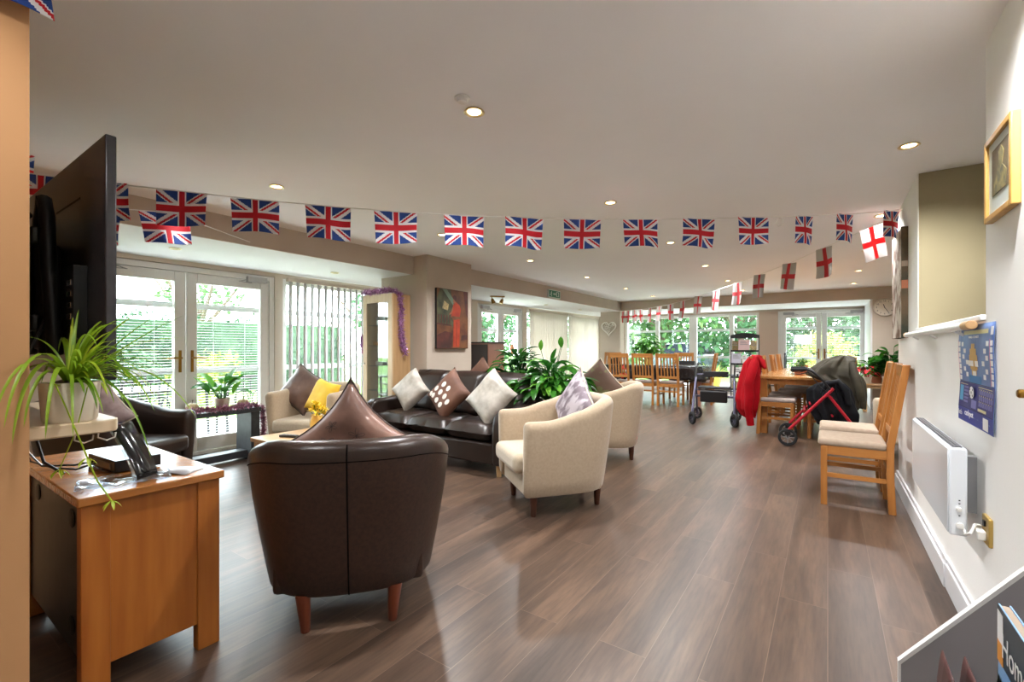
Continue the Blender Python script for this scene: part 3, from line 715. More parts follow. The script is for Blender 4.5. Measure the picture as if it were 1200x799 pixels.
# ------------------------------------------------------------------ dining chairs
def dining_chair(label, loc, rz, cush, grp):
    t = thing('dining_chair', label, 'chair', loc, rz, grp)
    W, Dp, sh = 0.43, 0.42, 0.455
    O = M['oak']
    b = MB(); b.box(-W / 2 + 0.002, W / 2 - 0.002, -Dp / 2 + 0.035, Dp / 2 + 0.015, sh - 0.025, sh + 0.03); b.build('seat', cush, t, bevel=0.022, seg=3, ang=60)
    b = MB(); e = 0.018
    b.box(-W / 2 + 0.012, W / 2 - 0.012, Dp / 2 - 0.032, Dp / 2 - 0.01, sh - 0.085, sh - 0.022); b.box(-W / 2 + 0.01, -W / 2 + 0.032, -Dp / 2 + 0.03, Dp / 2 - 0.03, sh - 0.085, sh - 0.022); b.box(W / 2 - 0.032, W / 2 - 0.01, -Dp / 2 + 0.03, Dp / 2 - 0.03, sh - 0.085, sh - 0.022); b.box(-W / 2 + 0.03, W / 2 - 0.03, -Dp / 2 + 0.005, -Dp / 2 + 0.028, sh - 0.085, sh - 0.022)
    b.build('seat_rail', M['oak_y'], t, bevel=0.002)
    for s in (-1, 1):
        x = s * (W / 2 - 0.021)
        b = MB(); b.box(x - 0.02, x + 0.02, Dp / 2 - 0.042, Dp / 2 - 0.002, 0, sh - 0.024); b.build('leg', O, t, bevel=0.003)
        b = MB(); pts = [(-Dp / 2 - 0.012, 0), (-Dp / 2, 0.25), (-Dp / 2, sh), (-Dp / 2 - 0.085, 1.03)]
        for (ya, za), (yb_, zb) in zip(pts, pts[1:]): b.add([(x + dx, yy + dy, zz) for yy, zz in ((ya, za), (yb_, zb)) for dx, dy in ((-0.02, 0), (0.02, 0), (0.02, 0.042), (-0.02, 0.042))], [(0, 3, 2, 1), (4, 5, 6, 7), (0, 1, 5, 4), (1, 2, 6, 5), (2, 3, 7, 6), (3, 0, 4, 7)])
        b.build('rear_leg', O, t, merge=True, bevel=0.003)
    b = MB()
    def yk(z): return -Dp / 2 + 0.021 - 0.085 * (z - sh) / (1.03 - sh)
    b.bar((-W / 2 + 0.04, yk(0.985), 0.985), (W / 2 - 0.04, yk(0.985), 0.985), 0.022, 0.085); b.build('top_rail', M['oak_x'], t, bevel=0.003); b = MB(); b.bar((-W / 2 + 0.04, yk(0.56), 0.56), (W / 2 - 0.04, yk(0.56), 0.56), 0.02, 0.05)
    b.build('lower_rail', M['oak_x'], t, bevel=0.003)
    for i in range(5):
        x = -0.12 + 0.06 * i
        b = MB(); b.bar((x, yk(0.575) + 0.0, 0.575), (x, yk(0.95) + 0.0, 0.95), 0.026, 0.014); b.build('back_slat', O, t)
    b = MB()
    for s in (-1, 1): b.box(s * (W / 2 - 0.021) - 0.009, s * (W / 2 - 0.021) + 0.009, -Dp / 2 + 0.04, Dp / 2 - 0.04, 0.205, 0.235)
    b.box(-W / 2 + 0.04, W / 2 - 0.04, -Dp / 2 + 0.01, -Dp / 2 + 0.03, 0.27, 0.3)
    b.build('stretcher', M['oak_y'], t)
    return t
c0 = dining_chair('high slatted oak chair with cream seat against the right wall, nearest the heater', (0.165, 4.265, 0), R(90), M['chair_cushion'], 'oak chairs against the right wall')
dup(c0, (0.165, 4.87, 0), R(90), 'high slatted oak chair with cream seat standing behind the one nearest the heater')
TG = 'oak chairs at the oak table'
ca = dining_chair('oak chair with grey seat at the oak table, red coat over its back', (-0.565, 7.08, 0), R(-90), M['grey_cushion'], TG)
for (x, y), s in zip(((-0.53, 7.78), (-0.48, 8.56), (-0.45, 9.36)), ('oak chair with grey seat next behind the red coat chair at the oak table', 'oak chair with grey seat second behind the red coat chair at the oak table', 'oak chair with grey seat farthest along the red coat side of the oak table')):
    dup(ca, (x, y, 0), R(-90), s)
for k, s in enumerate(('oak chair with grey seat opposite the red coat chair, behind the red walker', 'oak chair with grey seat in the middle of the wall side of the oak table', 'oak chair with grey seat farthest along the wall side of the oak table')):
    dup(ca, (-0.005, 7.08 + 0.8 * k, 0), R(90), s)
LG = 'oak chairs at the long cloth-covered table'
cb = dup(ca, (-3.56, 9.27, 0), R(0), 'slatted oak chair with the soft toy on its seat at the black-clothed table', LG)
dup(ca, (-3.06, 9.27, 0), R(0), 'slatted oak chair in the middle of the near side of the black-clothed table', LG)
dup(ca, (-2.57, 9.27, 0), R(0), 'slatted oak chair at the near side of the black-clothed table, closest to the grey walker', LG)
dup(ca, (-2.72, 10.62, 0), R(180), 'oak chair on the window side of the black-clothed table, behind the orange jar', LG)
dup(ca, (-4.42, 10.56, 0), R(180), 'oak chair on the window side of the black-clothed table, by the wicker heart', LG)
dup(ca, (-2.12, 9.9, 0), R(95), 'oak chair at the head of the black-clothed table, seen edge-on', LG)

# ------------------------------------------------------------------ tables
def leg_table(name, label, cat, x0, x1, y0, y1, h, th, lg, mt, ml, inset=0.02, apron=0.08):
    cx, cy = (x0 + x1) / 2, (y0 + y1) / 2
    t = thing(name, label, cat, (cx, cy, 0)); a, c = (x1 - x0) / 2, (y1 - y0) / 2
    b = MB(); b.box(-a, a, -c, c, h - th, h); b.build('tabletop', mt, t, bevel=0.005)
    if apron:
        b = MB(); i2 = inset + lg * 0.3
        b.box(-a + i2, a - i2, -c + i2, -c + i2 + 0.02, h - th - apron, h - th); b.box(-a + i2, a - i2, c - i2 - 0.02, c - i2, h - th - apron, h - th); b.box(-a + i2, -a + i2 + 0.02, -c + i2, c - i2, h - th - apron, h - th); b.box(a - i2 - 0.02, a - i2, -c + i2, c - i2, h - th - apron, h - th)
        b.build('apron', ml, t)
    for sx_ in (-1, 1):
        for sy_ in (-1, 1):
            b = MB(); x, y = sx_ * (a - inset - lg / 2), sy_ * (c - inset - lg / 2); b.box(x - lg / 2, x + lg / 2, y - lg / 2, y + lg / 2, 0, h - th); b.build('leg', ml, t, bevel=0.004)
    return t
leg_table('dining_table', 'long oak dining table with two pot plants beside the red walker', 'table', -0.77, 0.2, 6.95, 9.85, 0.765, 0.035, 0.085, M['oak_table'], M['oak'], apron=0.07)
leg_table('dining_table', 'long oak dining table under a black vinyl cloth by the back windows', 'table', -4.2, -2.03, 9.42, 10.4, 0.76, 0.035, 0.09, M['oak_x'], M['chest_red'], apron=0.0)
b = MB()
X0, X1, Y0, Y1, ZT, DR = -4.22, -2.01, 9.40, 10.42, 0.766, 0.27
N_ = 60
per = []
for i in range(N_): per.append((X0 + (X1 - X0) * i / N_, Y0, 0, -1))
for i in range(24): per.append((X1, Y0 + (Y1 - Y0) * i / 24, 1, 0))
for i in range(N_): per.append((X1 - (X1 - X0) * i / N_, Y1, 0, 1))
for i in range(24): per.append((X0, Y1 - (Y1 - Y0) * i / 24, -1, 0))
np_ = len(per)
def clothp(u, v):
    i = int(round(u * np_)) % np_; x, y, nx, ny = per[i]
    w = 0.012 * v * (1.2 + math.sin(i * 0.7) + 0.6 * math.sin(i * 1.7)) + 0.004
    corner = 0.06 * v * math.exp(-((x - X1) ** 2 + (y - Y0) ** 2) / 0.03)
    return (x + nx * (w + corner), y + ny * (w + corner), ZT - DR * v + 0.012 * v * math.sin(i * 0.5))
b.grid(lambda u, v: clothp(u, v), np_, 6, cu=True)
b.add([(X0, Y0, ZT), (X1, Y0, ZT), (X1, Y1, ZT), (X0, Y1, ZT)], [(0, 1, 2, 3)])
o = b.build('tablecloth', M['vinyl_black'], ang=80); tag(o, 'black vinyl cloth hanging over the edge of the long dining table', 'tablecloth')
o.modifiers.new('solid', 'SOLIDIFY').thickness = 0.002
leg_table('coffee_table', 'low pale oak coffee table with yellow flowers between the chairs', 'table', -3.86, -2.75, 1.84, 2.45, 0.42, 0.035, 0.06, M['oak_coffee'], M['oak_pale'], apron=0.06)
leg_table('side_table', 'oak side table with pot plants under the wall clock', 'table', 0.5, 1.25, 10.3, 10.82, 0.5, 0.03, 0.06, M['oak_coffee'], M['oak_pale'], apron=0.05)

# black console table by the garden doors
t = thing('console_table', 'black console table with tinsel and a pot plant before the garden doors', 'table', (-4.95, 2.06, 0), R(90 + 4))
b = MB(); b.box(-0.42, 0.34, -0.16, 0.16, 0.49, 0.535); b.build('tabletop', M['black_board'], t, bevel=0.006)
for x in (-0.37, 0.29):
    b = MB(); b.box(x - 0.045, x + 0.045, -0.14, 0.14, 0.0, 0.49); b.build('leg', M['black_board'], t, bevel=0.006)
b = MB(); b.box(-0.33, 0.25, -0.07, 0.07, 0.03, 0.1); b.build('lower_rail', M['black_board'], t, bevel=0.005)

# ------------------------------------------------------------------ TV corner
t = thing('tv_cabinet', 'oak TV cabinet with dark back panel at the near left', 'cabinet', (-2.4, 0.615, 0))
hw, y0, y1, hh = 0.44, -0.2, 0.205, 0.67
b = MB(); b.box(-hw - 0.02, hw + 0.015, y0 - 0.012, y1 + 0.012, hh - 0.03, hh); b.build('top', M['oak_cab_y'], t, bevel=0.005)
for sx_ in (-1, 1):
    for yy in (y0, y1 - 0.075):
        b = MB(); b.box(sx_ * hw - (0.045 if sx_ > 0 else 0), sx_ * hw + (0.045 if sx_ < 0 else 0), yy, yy + 0.075, 0, hh - 0.03); b.build('leg', M['oak_cab'], t, bevel=0.003)
    b = MB(); x = sx_ * (hw - 0.018); b.box(x - 0.01, x + 0.01, y0 + 0.07, y1 - 0.07, 0.1, hh - 0.03); b.build('side_panel', M['oak_cab'], t)
b = MB(); b.box(-hw + 0.04, hw - 0.04, y0 + 0.02, y0 + 0.032, 0.1, hh - 0.03); bp = b.build('back_panel', M['black_board'], t); bp['label'] = 'dark back panel with cable holes'
for x, z in ((0.25, 0.56), (0.25, 0.19), (-0.25, 0.56)):
    b = MB(); b.lathe([(0.0001, 0), (0.03, 0), (0.034, 0.004), (0.03, 0.006)], 16, (x, y0 + 0.021, z), 0, Matrix.Rotation(R(90), 3, 'X')); b.build('cable_hole', M['black_matte'], bp)
b = MB(); b.box(-hw + 0.04, hw - 0.04, y0 + 0.03, y1 - 0.03, 0.1, 0.118); b.box(-hw + 0.04, hw - 0.04, y0 + 0.03, y1 - 0.05, 0.36, 0.375); b.build('shelf', M['oak_cab_y'], t)
for x0, x1 in ((-hw + 0.05, -0.003), (0.003, hw - 0.05)):
    b = MB(); b.box(x0, x1, y1 - 0.03, y1 - 0.01, 0.12, hh - 0.035); d = b.build('door', M['oak_cab'], t, bevel=0.003)
    b = MB(); b.ball((x1 - 0.04 if x0 < -0.1 else x0 + 0.04, y1 + 0.005, 0.42), 0.014, 10); b.build('knob', M['chrome'], d)

t = thing('television', 'large flat television seen from its dark back on a wall bracket', 'television', (-2.7, 0.49, 1.04))
b = MB(); b.box(-0.73, 0.73, -0.012, 0.018, 0, 0.82); b.build('panel', M['tv_back'], t, bevel=0.004)
b = MB(); b.box(-0.72, 0.72, 0.0185, 0.0195, 0.01, 0.81); b.build('screen', M['black_gloss'], t)
b = MB(); b.box(-0.5, 0.18, -0.055, -0.011, 0.1, 0.52); hs = b.build('rear_housing', M['tv_back'], t, bevel=0.015)
b = MB(); b.box(0.43, 0.53, -0.05, -0.011, 0.14, 0.4)
for k in range(5): b.box(0.455, 0.505, -0.0525, -0.048, 0.17 + 0.04 * k, 0.19 + 0.04 * k, 1)
b.build('port_panel', [M['black_plastic'], M['chrome']], hs, bevel=0.002)
b = MB(); b.box(0.1, 0.44, -0.0135, -0.011, 0.655, 0.662); b.build('vent_slot', M['black_matte'], t)
b = MB()
for x0 in (-0.2, 0.22): b.tube([(x0, -0.06, 0.08), (x0, -0.08, 0.48), (x0 + 0.015, -0.08, 0.6), (x0 + 0.06, -0.08, 0.665), (x0 + 0.105, -0.08, 0.6), (x0 + 0.12, -0.08, 0.48), (x0 + 0.12, -0.06, 0.08)], 0.024, 10)
for z in (0.52, 0.2): b.box(-0.2, 0.34, -0.125, -0.1, z - 0.03, z + 0.03)
br = b.build('wall_bracket', M['black_metal'], t, bevel=0.008)
b = MB(); b.tube([(0.12, -0.1, 0.62), (0.16, -0.14, 0.66), (0.2, -0.17, 0.62), (0.2, -0.17, 0.3), (0.2, -0.14, 0.1)], 0.02, 10); b.box(-0.1, 0.14, -0.212, -0.2, 0.15, 0.6); b.bar((0.0, -0.2, 0.38), (0.0, -0.11, 0.38), 0.05, 0.12); b.build('bracket_arm', M['black_metal'], br, bevel=0.004)
b = MB()
b.tube([(0.3, -0.08, 0.2), (0.3, -0.12, 0.1), (0.2, -0.14, -0.02), (0.25, -0.12, -0.12), (0.4, -0.1, -0.3), (0.46, -0.06, -0.34)], 0.005, 6)
b.tube([(0.33, -0.08, 0.24), (0.36, -0.13, 0.1), (0.3, -0.15, 0.02), (0.1, -0.14, -0.06), (0.02, -0.12, -0.3)], 0.005, 6)
b.build('cable', M['black_plastic'], t)

t = thing('wall_shelf', 'pale wooden wall shelf under the television holding the spider plant', 'shelf', (-2.1, 0.28, 0.905))
b = MB(); poly = [(-0.6, 0), (0.25, 0), (0.25, 0.17), (0.235, 0.2), (0.2, 0.212), (-0.6, 0.212)]
b.prism(poly, -0.02, 0.018, Matrix(((1, 0, 0), (0, 0, 1), (0, 1, 0)))); b.build('board', M['oak_shelf'], t, bevel=0.004)
for y in (0.13, 0.185):
    b = MB(); b.tube([(0.2, y - 0.02, -0.02), (0.2, y - 0.022, -0.04), (0.2, y, -0.052), (0.2, y + 0.02, -0.045), (0.2, y + 0.022, -0.03)], 0.0025, 6); b.build('cup_hook', M['white_plastic'], t)
b = MB(); b.box(-0.3, -0.27, 0, 0.17, -0.05, -0.02); b.box(0.02, 0.04, 0, 0.15, -0.05, -0.02); b.build('bracket', M['white_paint'], t)

def foliage(blades, name, m, parent, ang=60):
    b = MB()
    for a in blades: b.blade(*a[0], **a[1])
    return b.build(name, m, parent, ang=ang)
rnd = random.Random(3)
t = thing('spider_plant', 'spider plant in white pot with long arching yellow-green leaves on the wall shelf', 'plant', (-1.93, 0.385, 0.9235), 0)
b = MB()
b.lathe([(0.0001, 0), (0.06, 0), (0.064, 0.006), (0.071, 0.12), (0.067, 0.12), (0.06, 0.1), (0.0001, 0.1)], 28)
b.build('pot', M['pot_white'], t)
b = MB(); b.lathe([(0.062, 0.105), (0.055, 0.116), (0.02, 0.128), (0.0001, 0.13)], 16, cap=False); b.build('soil', M['soil'], t)
sp = lambda u: (min(1, u * 5 + 0.5)) * (1 - u) ** 0.55
bl1, bl2 = [], []
cr = Vector((math.cos(TH), math.sin(TH), 0)); cf = Vector((-math.sin(TH), math.cos(TH), 0))
def sleaf(d, Ln, w, dr, k=0):
    d = Vector(d).normalized(); (bl2 if k else bl1).append((((0.03 * d.x, 0.03 * d.y, 0.112), d, Ln, w, dr), dict(n=12, prof=sp)))
for i in range(72):
    a = rnd.uniform(-0.2, PI + 0.1); el = rnd.uniform(0.45, 1.4)
    sleaf((math.cos(a) * math.cos(el), math.sin(a) * math.cos(el) * 0.8, math.sin(el)), rnd.uniform(0.16, 0.34), rnd.uniform(0.010, 0.016), rnd.uniform(1.2, 3.0), i % 4 == 0)
for dx, dz, Ln, dr, dep in ((0.95, 0.75, 0.42, 0.35, 0.1), (0.9, 0.55, 0.40, 0.8, 0.2), (0.8, 0.9, 0.34, 0.4, 0.0), (0.95, 0.5, 0.32, 1.1, 0.3), (0.75, 0.7, 0.42, 2.2, 0.25), (0.9, 0.35, 0.44, 2.3, 0.3), (0.6, 1.0, 0.36, 1.0, 0.1), (0.95, 0.62, 0.46, 1.9, 0.1), (0.5, 0.5, 0.36, 2.6, 0.5), (1.0, 0.8, 0.4, 1.2, 0.3),
                            (-0.3, 1.0, 0.24, 2.2, -0.4), (-0.6, 0.9, 0.3, 3.2, -0.1), (-0.3, 1.3, 0.24, 2.4, 0.0)):
    sleaf(cr * dx + Vector((0, 0, dz)) - cf * dep, Ln, rnd.uniform(0.011, 0.015), dr)
# leaves that lean out past the wall corner and hang in front of it
for dx, dy, dz, Ln, dr in ((0.5, -0.5, 1.2, 0.38, 3.6), (0.6, -0.42, 1.0, 0.42, 3.7), (0.55, -0.4, 1.2, 0.44, 3.6), (0.7, -0.55, 1.1, 0.30, 3.6), (0.7, -0.3, 0.9, 0.38, 3.5)):
    sleaf((dx, dy * 0.9, dz), Ln, 0.016, dr, dx > 0.88)
foliage(bl1, 'leaves', M['spider_leaf'], t); foliage(bl2, 'young_leaves', M['spider_lime'], t)
b = MB()
b.tube([(0.05, -0.03, 0.11), (0.09, -0.05, 0.12), (0.105, -0.03, 0.05), (0.125, 0.0, -0.06), (0.14, 0.03, -0.17), (0.155, 0.06, -0.235)], 0.0022, 5)
b.tube([(0.05, 0.03, 0.11), (0.085, 0.02, 0.1), (0.07, 0.0, -0.02), (0.03, -0.03, -0.14)], 0.0018, 5)
for p in ((0.155, 0.06, -0.235), (0.03, -0.03, -0.14), (0.13, 0.01, -0.1)):
    for k in range(5): b.blade(p, (math.cos(k * 1.3), math.sin(k * 1.3), -0.6), 0.035, 0.008, 1.0, n=4)
b.build('runner', M['spider_lime'], t)

t = thing('set_top_box', 'black set-top box with cables on the oak TV cabinet', 'set-top box', (-2.36, 0.63, 0.6705), R(4))
b = MB(); b.box(-0.12, 0.14, -0.075, 0.075, 0.004, 0.048); b.build('case', M['black_plastic'], t, bevel=0.003)
b = MB(); b.box(-0.1, 0.1, -0.0775, -0.0745, 0.014, 0.036); b.build('port_strip', M['grey_metal'], t)
b = MB(); b.tube([(-0.05, -0.08, 0.025), (-0.07, -0.13, 0.02), (-0.16, -0.2, 0.02), (-0.24, -0.24, 0.1), (-0.26, -0.24, 0.3)], 0.004, 6); b.tube([(-0.02, -0.08, 0.025), (-0.02, -0.14, 0.012), (-0.16, -0.17, 0.006), (-0.3, -0.2, 0.02), (-0.3, -0.26, 0.2)], 0.004, 6); b.build('cable', M['black_plastic'], t)
t = thing('leaflet_holder', 'curved clear acrylic holder leaning on the oak TV cabinet under the shelf', 'holder', (-2.12, 0.58, 0.6705), R(-60))
b = MB(); b.grid(lambda u, v: (-0.05 + 0.1 * u, 0.07 - 0.11 * v ** 1.4, 0.004 + 0.2 * v), 4, 12); o = b.build('clear_panel', M['acrylic'], t); o.modifiers.new('solid', 'SOLIDIFY').thickness = 0.004
b = MB(); b.grid(lambda u, v: (-0.042 + 0.084 * u, 0.077 - 0.11 * v ** 1.4, 0.006 + 0.19 * v), 3, 10); o = b.build('dark_insert', M['black_gloss'], t); o.modifiers.new('solid', 'SOLIDIFY').thickness = 0.002
t = thing('plastic_sleeve', 'crinkled clear plastic sleeve lying on the oak cabinet top', 'plastic sleeve', (-2.08, 0.56, 0.671), R(75))
b = MB(); b.grid(lambda u, v: (-0.13 + 0.26 * u, -0.085 + 0.17 * v, 0.004 + 0.012 * max(0, mnoise.noise(Vector((u * 7, v * 6, 2)))) + 0.004 * math.sin(u * 14 + v * 5) ** 2), 26, 20); o = b.build('film', M['acrylic'], t, ang=25); o.modifiers.new('solid', 'SOLIDIFY').thickness = 0.0006
for x, y, lb in ((-2.07, 0.72, 'dark glossy leaflet at the far corner of the oak cabinet top'),):
    t = thing('leaflet', lb, 'leaflet', (x, y, 0.6706), R(30)); b = MB(); b.grid(lambda u, v: (-0.07 + 0.14 * u, -0.05 + 0.1 * v, 0.001 + 0.006 * math.sin(PI * u)), 8, 3); o = b.build('sheet', M['rack_grey'], t); o.modifiers.new('solid', 'SOLIDIFY').thickness = 0.0008

# ------------------------------------------------------------------ display cabinet, tinsel, wall hangings
t = thing('display_cabinet', 'tall pale wood display cabinet with glass door, draped in purple tinsel', 'cabinet', (-4.485, 3.765, 0))
b = MB(); P_ = M['oak_pale']
b.box(-0.265, -0.245, -0.13, 0.14, 0, 1.79); b.box(0.245, 0.265, -0.13, 0.14, 0, 1.79); b.box(-0.245, 0.245, -0.13, 0.14, 1.77, 1.79); b.box(-0.245, 0.245, -0.13, 0.14, 0.0, 0.3)
b.build('carcass', P_, t, bevel=0.002)
b = MB(); b.box(-0.245, 0.245, 0.13, 0.138, 0.3, 1.77); b.build('back_panel', M['cab_glass'], t)
b = MB(); b.box(-0.265, -0.195, -0.152, -0.131, 0.02, 1.79); b.box(0.195, 0.265, -0.152, -0.131, 0.02, 1.79); b.box(-0.195, 0.195, -0.152, -0.131, 1.69, 1.79); b.box(-0.195, 0.195, -0.152, -0.131, 0.02, 0.12); d = b.build('door', M['oak_pale_front'], t, bevel=0.002)
b = MB(); b.box(-0.195, 0.195, -0.143, -0.139, 0.12, 1.69); b.build('glass_pane', M['cab_glass'], d)
b = MB(); b.ball((-0.23, -0.162, 0.95), 0.012, 10); b.build('knob', M['chrome'], d)
for z in (0.62, 0.92, 1.17, 1.42):
    b = MB(); b.box(-0.243, 0.243, -0.12, 0.125, z - 0.004, z + 0.004); b.build('glass_shelf', M['acrylic'], t)
for k, (x, z, w, h_, mm, s) in enumerate(((-0.02, 1.174, 0.2, 0.05, 'mag_orange', 'yellow-green box on the upper glass shelf of the display cabinet'), (0.03, 1.424, 0.18, 0.1, 'paper', 'white card standing on the top glass shelf of the display cabinet'), (0.0, 0.924, 0.14, 0.05, 'pot_stone', 'small stone-coloured box on the middle glass shelf of the display cabinet'))):
    b = MB(); b.box(-w / 2, w / 2, -0.03, 0.03, 0, h_); o = b.build('keepsake_box', M[mm], bevel=0.004, loc=(-4.6 + x, 3.77, z)); tag(o, s, 'box', 'keepsakes in the display cabinet')
def tinsel(label, pts, r, m, n, seed, loc=(0, 0, 0)):
    rd = random.Random(seed); P = [Vector(p) for p in pts]; seg = [(P[i + 1] - P[i]).length for i in range(len(P) - 1)]; tot = sum(seg)
    b = MB(); b.tube(P, 0.003, 5)
    for i in range(n):
        s = rd.random() * tot; k = 0
        while k < len(seg) - 1 and s > seg[k]: s -= seg[k]; k += 1
        p = P[k].lerp(P[k + 1], min(1, s / seg[k])); d = Vector((rd.gauss(0, 1), rd.gauss(0, 1), rd.gauss(0, 1))).normalized(); e = d.cross(Vector((rd.gauss(0, 1), rd.gauss(0, 1), rd.gauss(0, 1)))).normalized() * r * 0.12
        b.add([p - e, p + e, p + d * r * rd.uniform(0.6, 1.1)], [(0, 1, 2)])
    o = b.build('tinsel_garland', m, ang=10); return tag(o, label, 'tinsel')
tinsel('purple tinsel garland trailing over the top and side of the display cabinet', [(-4.74, 3.61, 1.83), (-4.5, 3.61, 1.825), (-4.3, 3.62, 1.825), (-4.235, 3.68, 1.82), (-4.195, 3.72, 1.78), (-4.19, 3.74, 1.6), (-4.195, 3.73, 1.4), (-4.18, 3.75, 1.2), (-4.17, 3.78, 1.07)], 0.066, M['tinsel_purple'], 1300, 5)
tinsel('purple tinsel end hanging down the far side of the display cabinet', [(-4.77, 3.62, 1.3), (-4.785, 3.62, 1.2), (-4.78, 3.62, 1.08)], 0.06, M['tinsel_purple'], 180, 6)
tinsel('dusky pink tinsel along the front of the black console table', [(-4.80, 1.70, 0.56), (-4.79, 1.85, 0.565), (-4.80, 2.05, 0.56), (-4.82, 2.25, 0.565), (-4.84, 2.36, 0.56), (-4.85, 2.43, 0.52), (-4.84, 2.445, 0.38), (-4.85, 2.44, 0.24)], 0.055, M['tinsel_pink'], 1800, 8)

# framed canvas on the pillar: a standing figure in an orange-red robe
t = thing('canvas_painting', 'canvas of a figure in an orange robe on the pillar face', 'painting', (-3.968, 4.365, 1.135), R(90))
b = MB(); b.box(-0.295, 0.295, -0.035, 0.0, 0, 0.75); b.build('stretcher_frame', M['art_side'], t, bevel=0.003)
def patch(parent, name, mm, poly, k, axis=0):
    b = MB(); b.prism(poly, -0.0352 - 0.0004 * k, -0.034); b.build(name, M[mm], parent)
patch(t, 'ground', 'art_brown', [(-0.293, 0.002), (0.293, 0.002), (0.293, 0.748), (-0.293, 0.748)], 1)
patch(t, 'garden_patch', 'art_green', [(-0.29, 0.3), (0.0, 0.28), (0.02, 0.5), (-0.05, 0.745), (-0.24, 0.745), (-0.29, 0.62)], 2)
patch(t, 'awning_patch', 'art_teal', [(-0.2, 0.745), (-0.12, 0.745), (0.02, 0.62), (0.0, 0.55)], 3)
patch(t, 'shadow_patch', 'art_dark', [(-0.29, 0.01), (-0.02, 0.01), (-0.02, 0.2), (-0.15, 0.22), (-0.29, 0.17)], 3)
patch(t, 'robe', 'art_red', [(-0.0, 0.02), (0.12, 0.02), (0.13, 0.3), (0.12, 0.4), (0.15, 0.5), (0.12, 0.56), (0.05, 0.6), (0.0, 0.56), (-0.02, 0.47), (-0.04, 0.41), (0.01, 0.36)], 4)
patch(t, 'face', 'art_skin', [(0.0, 0.585), (0.035, 0.575), (0.05, 0.61), (0.045, 0.65), (0.005, 0.64)], 5)
patch(t, 'sash', 'art_brown', [(-0.01, 0.36), (0.12, 0.38), (0.12, 0.41), (-0.03, 0.415)], 5)
patch(t, 'arm', 'art_skin', [(0.0, 0.5), (-0.03, 0.44), (-0.07, 0.425), (-0.07, 0.445), (-0.045, 0.46), (-0.01, 0.53)], 6)
patch(t, 'fold', 'art_dark', [(0.055, 0.03), (0.065, 0.03), (0.075, 0.34), (0.065, 0.34)], 5)
patch(t, 'balustrade', 'art_dark', [(-0.29, 0.3), (-0.03, 0.285), (-0.03, 0.3), (-0.29, 0.32)], 4)
for q in range(5): patch(t, 'baluster', 'art_dark', [(-0.27 + 0.05 * q, 0.3), (-0.26 + 0.05 * q, 0.3), (-0.255 + 0.05 * q, 0.42), (-0.275 + 0.05 * q, 0.42)], 4)
patch(t, 'side_stool', 'art_dark', [(0.15, 0.1), (0.28, 0.12), (0.28, 0.18), (0.16, 0.17)], 4)
patch(t, 'light_patch', 'print_tan', [(-0.2, 0.5), (-0.1, 0.48), (-0.08, 0.56), (-0.17, 0.6)], 3)
patch(t, 'drape', 'art_dark', [(0.2, 0.745), (0.29, 0.745), (0.29, 0.4), (0.25, 0.45)], 3)
patch(t, 'hair', 'art_dark', [(0.0, 0.635), (0.05, 0.6), (0.07, 0.64), (0.06, 0.675), (0.02, 0.685), (-0.01, 0.665)], 6)

t = thing('tall_chest', 'tall reddish-brown wooden chest with dark side behind the pillar', 'chest', (-5.08, 6.35, 0))
b = MB(); b.box(-0.36, 0.36, -0.23, 0.23, 0.05, 1.22, 0); b.build('carcass', M['chest_red'], t, bevel=0.004)
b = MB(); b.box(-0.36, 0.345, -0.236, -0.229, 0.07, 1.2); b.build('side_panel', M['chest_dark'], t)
b = MB(); b.box(-0.38, 0.39, -0.25, 0.25, 1.22, 1.245); b.build('top', M['chest_dark'], t, bevel=0.006)
b = MB(); b.box(-0.34, 0.34, -0.21, 0.21, 0, 0.05); b.build('plinth', M['chest_dark'], t)

t = thing('exit_sign', 'green exit sign with running figure on the left beam', 'sign', (-4.197, 7.415, 2.065), R(90))
b = MB(); b.box(-0.225, 0.225, -0.03, 0.0, 0, 0.145); b.build('housing', M['sign_white'], t, bevel=0.004)
b = MB(); b.box(-0.205, 0.205, -0.032, -0.03, 0.012, 0.133); b.build('face_panel', M['sign_green'], t)
b = MB(); q = [-0.0335, -0.031]
b.prism([(0.06, 0.03), (0.16, 0.03), (0.16, 0.118), (0.06, 0.118)], *q); b.build('door_symbol', M['sign_white'], t)
b = MB(); b.prism([(0.085, 0.035), (0.135, 0.04), (0.14, 0.07), (0.135, 0.105), (0.085, 0.112)], -0.0345, -0.031); b.build('door_opening', M['sign_green'], t)
b = MB(); b.prism([(-0.06, 0.065), (0.0, 0.065), (0.0, 0.045), (0.04, 0.073), (0.0, 0.1), (0.0, 0.08), (-0.06, 0.08)], *q); b.build('arrow', M['sign_white'], t)
b = MB(); b.ball((-0.12, -0.032, 0.11), 0.011, 10, sy=0.15)
for a_, c_ in (((-0.12, -0.0325, 0.098), (-0.13, -0.0325, 0.065)), ((-0.13, -0.0325, 0.067), (-0.11, -0.0325, 0.045)), ((-0.11, -0.0325, 0.045), (-0.118, -0.0325, 0.025)), ((-0.13, -0.0325, 0.067), (-0.152, -0.0325, 0.05)), ((-0.152, -0.0325, 0.05), (-0.175, -0.0325, 0.05)), ((-0.12, -0.0325, 0.094), (-0.1, -0.0325, 0.075)), ((-0.12, -0.0325, 0.094), (-0.147, -0.0325, 0.085))): b.bar(a_, c_, 0.012, 0.002, up=(0, 1, 0))
b.build('running_figure', M['sign_white'], t)

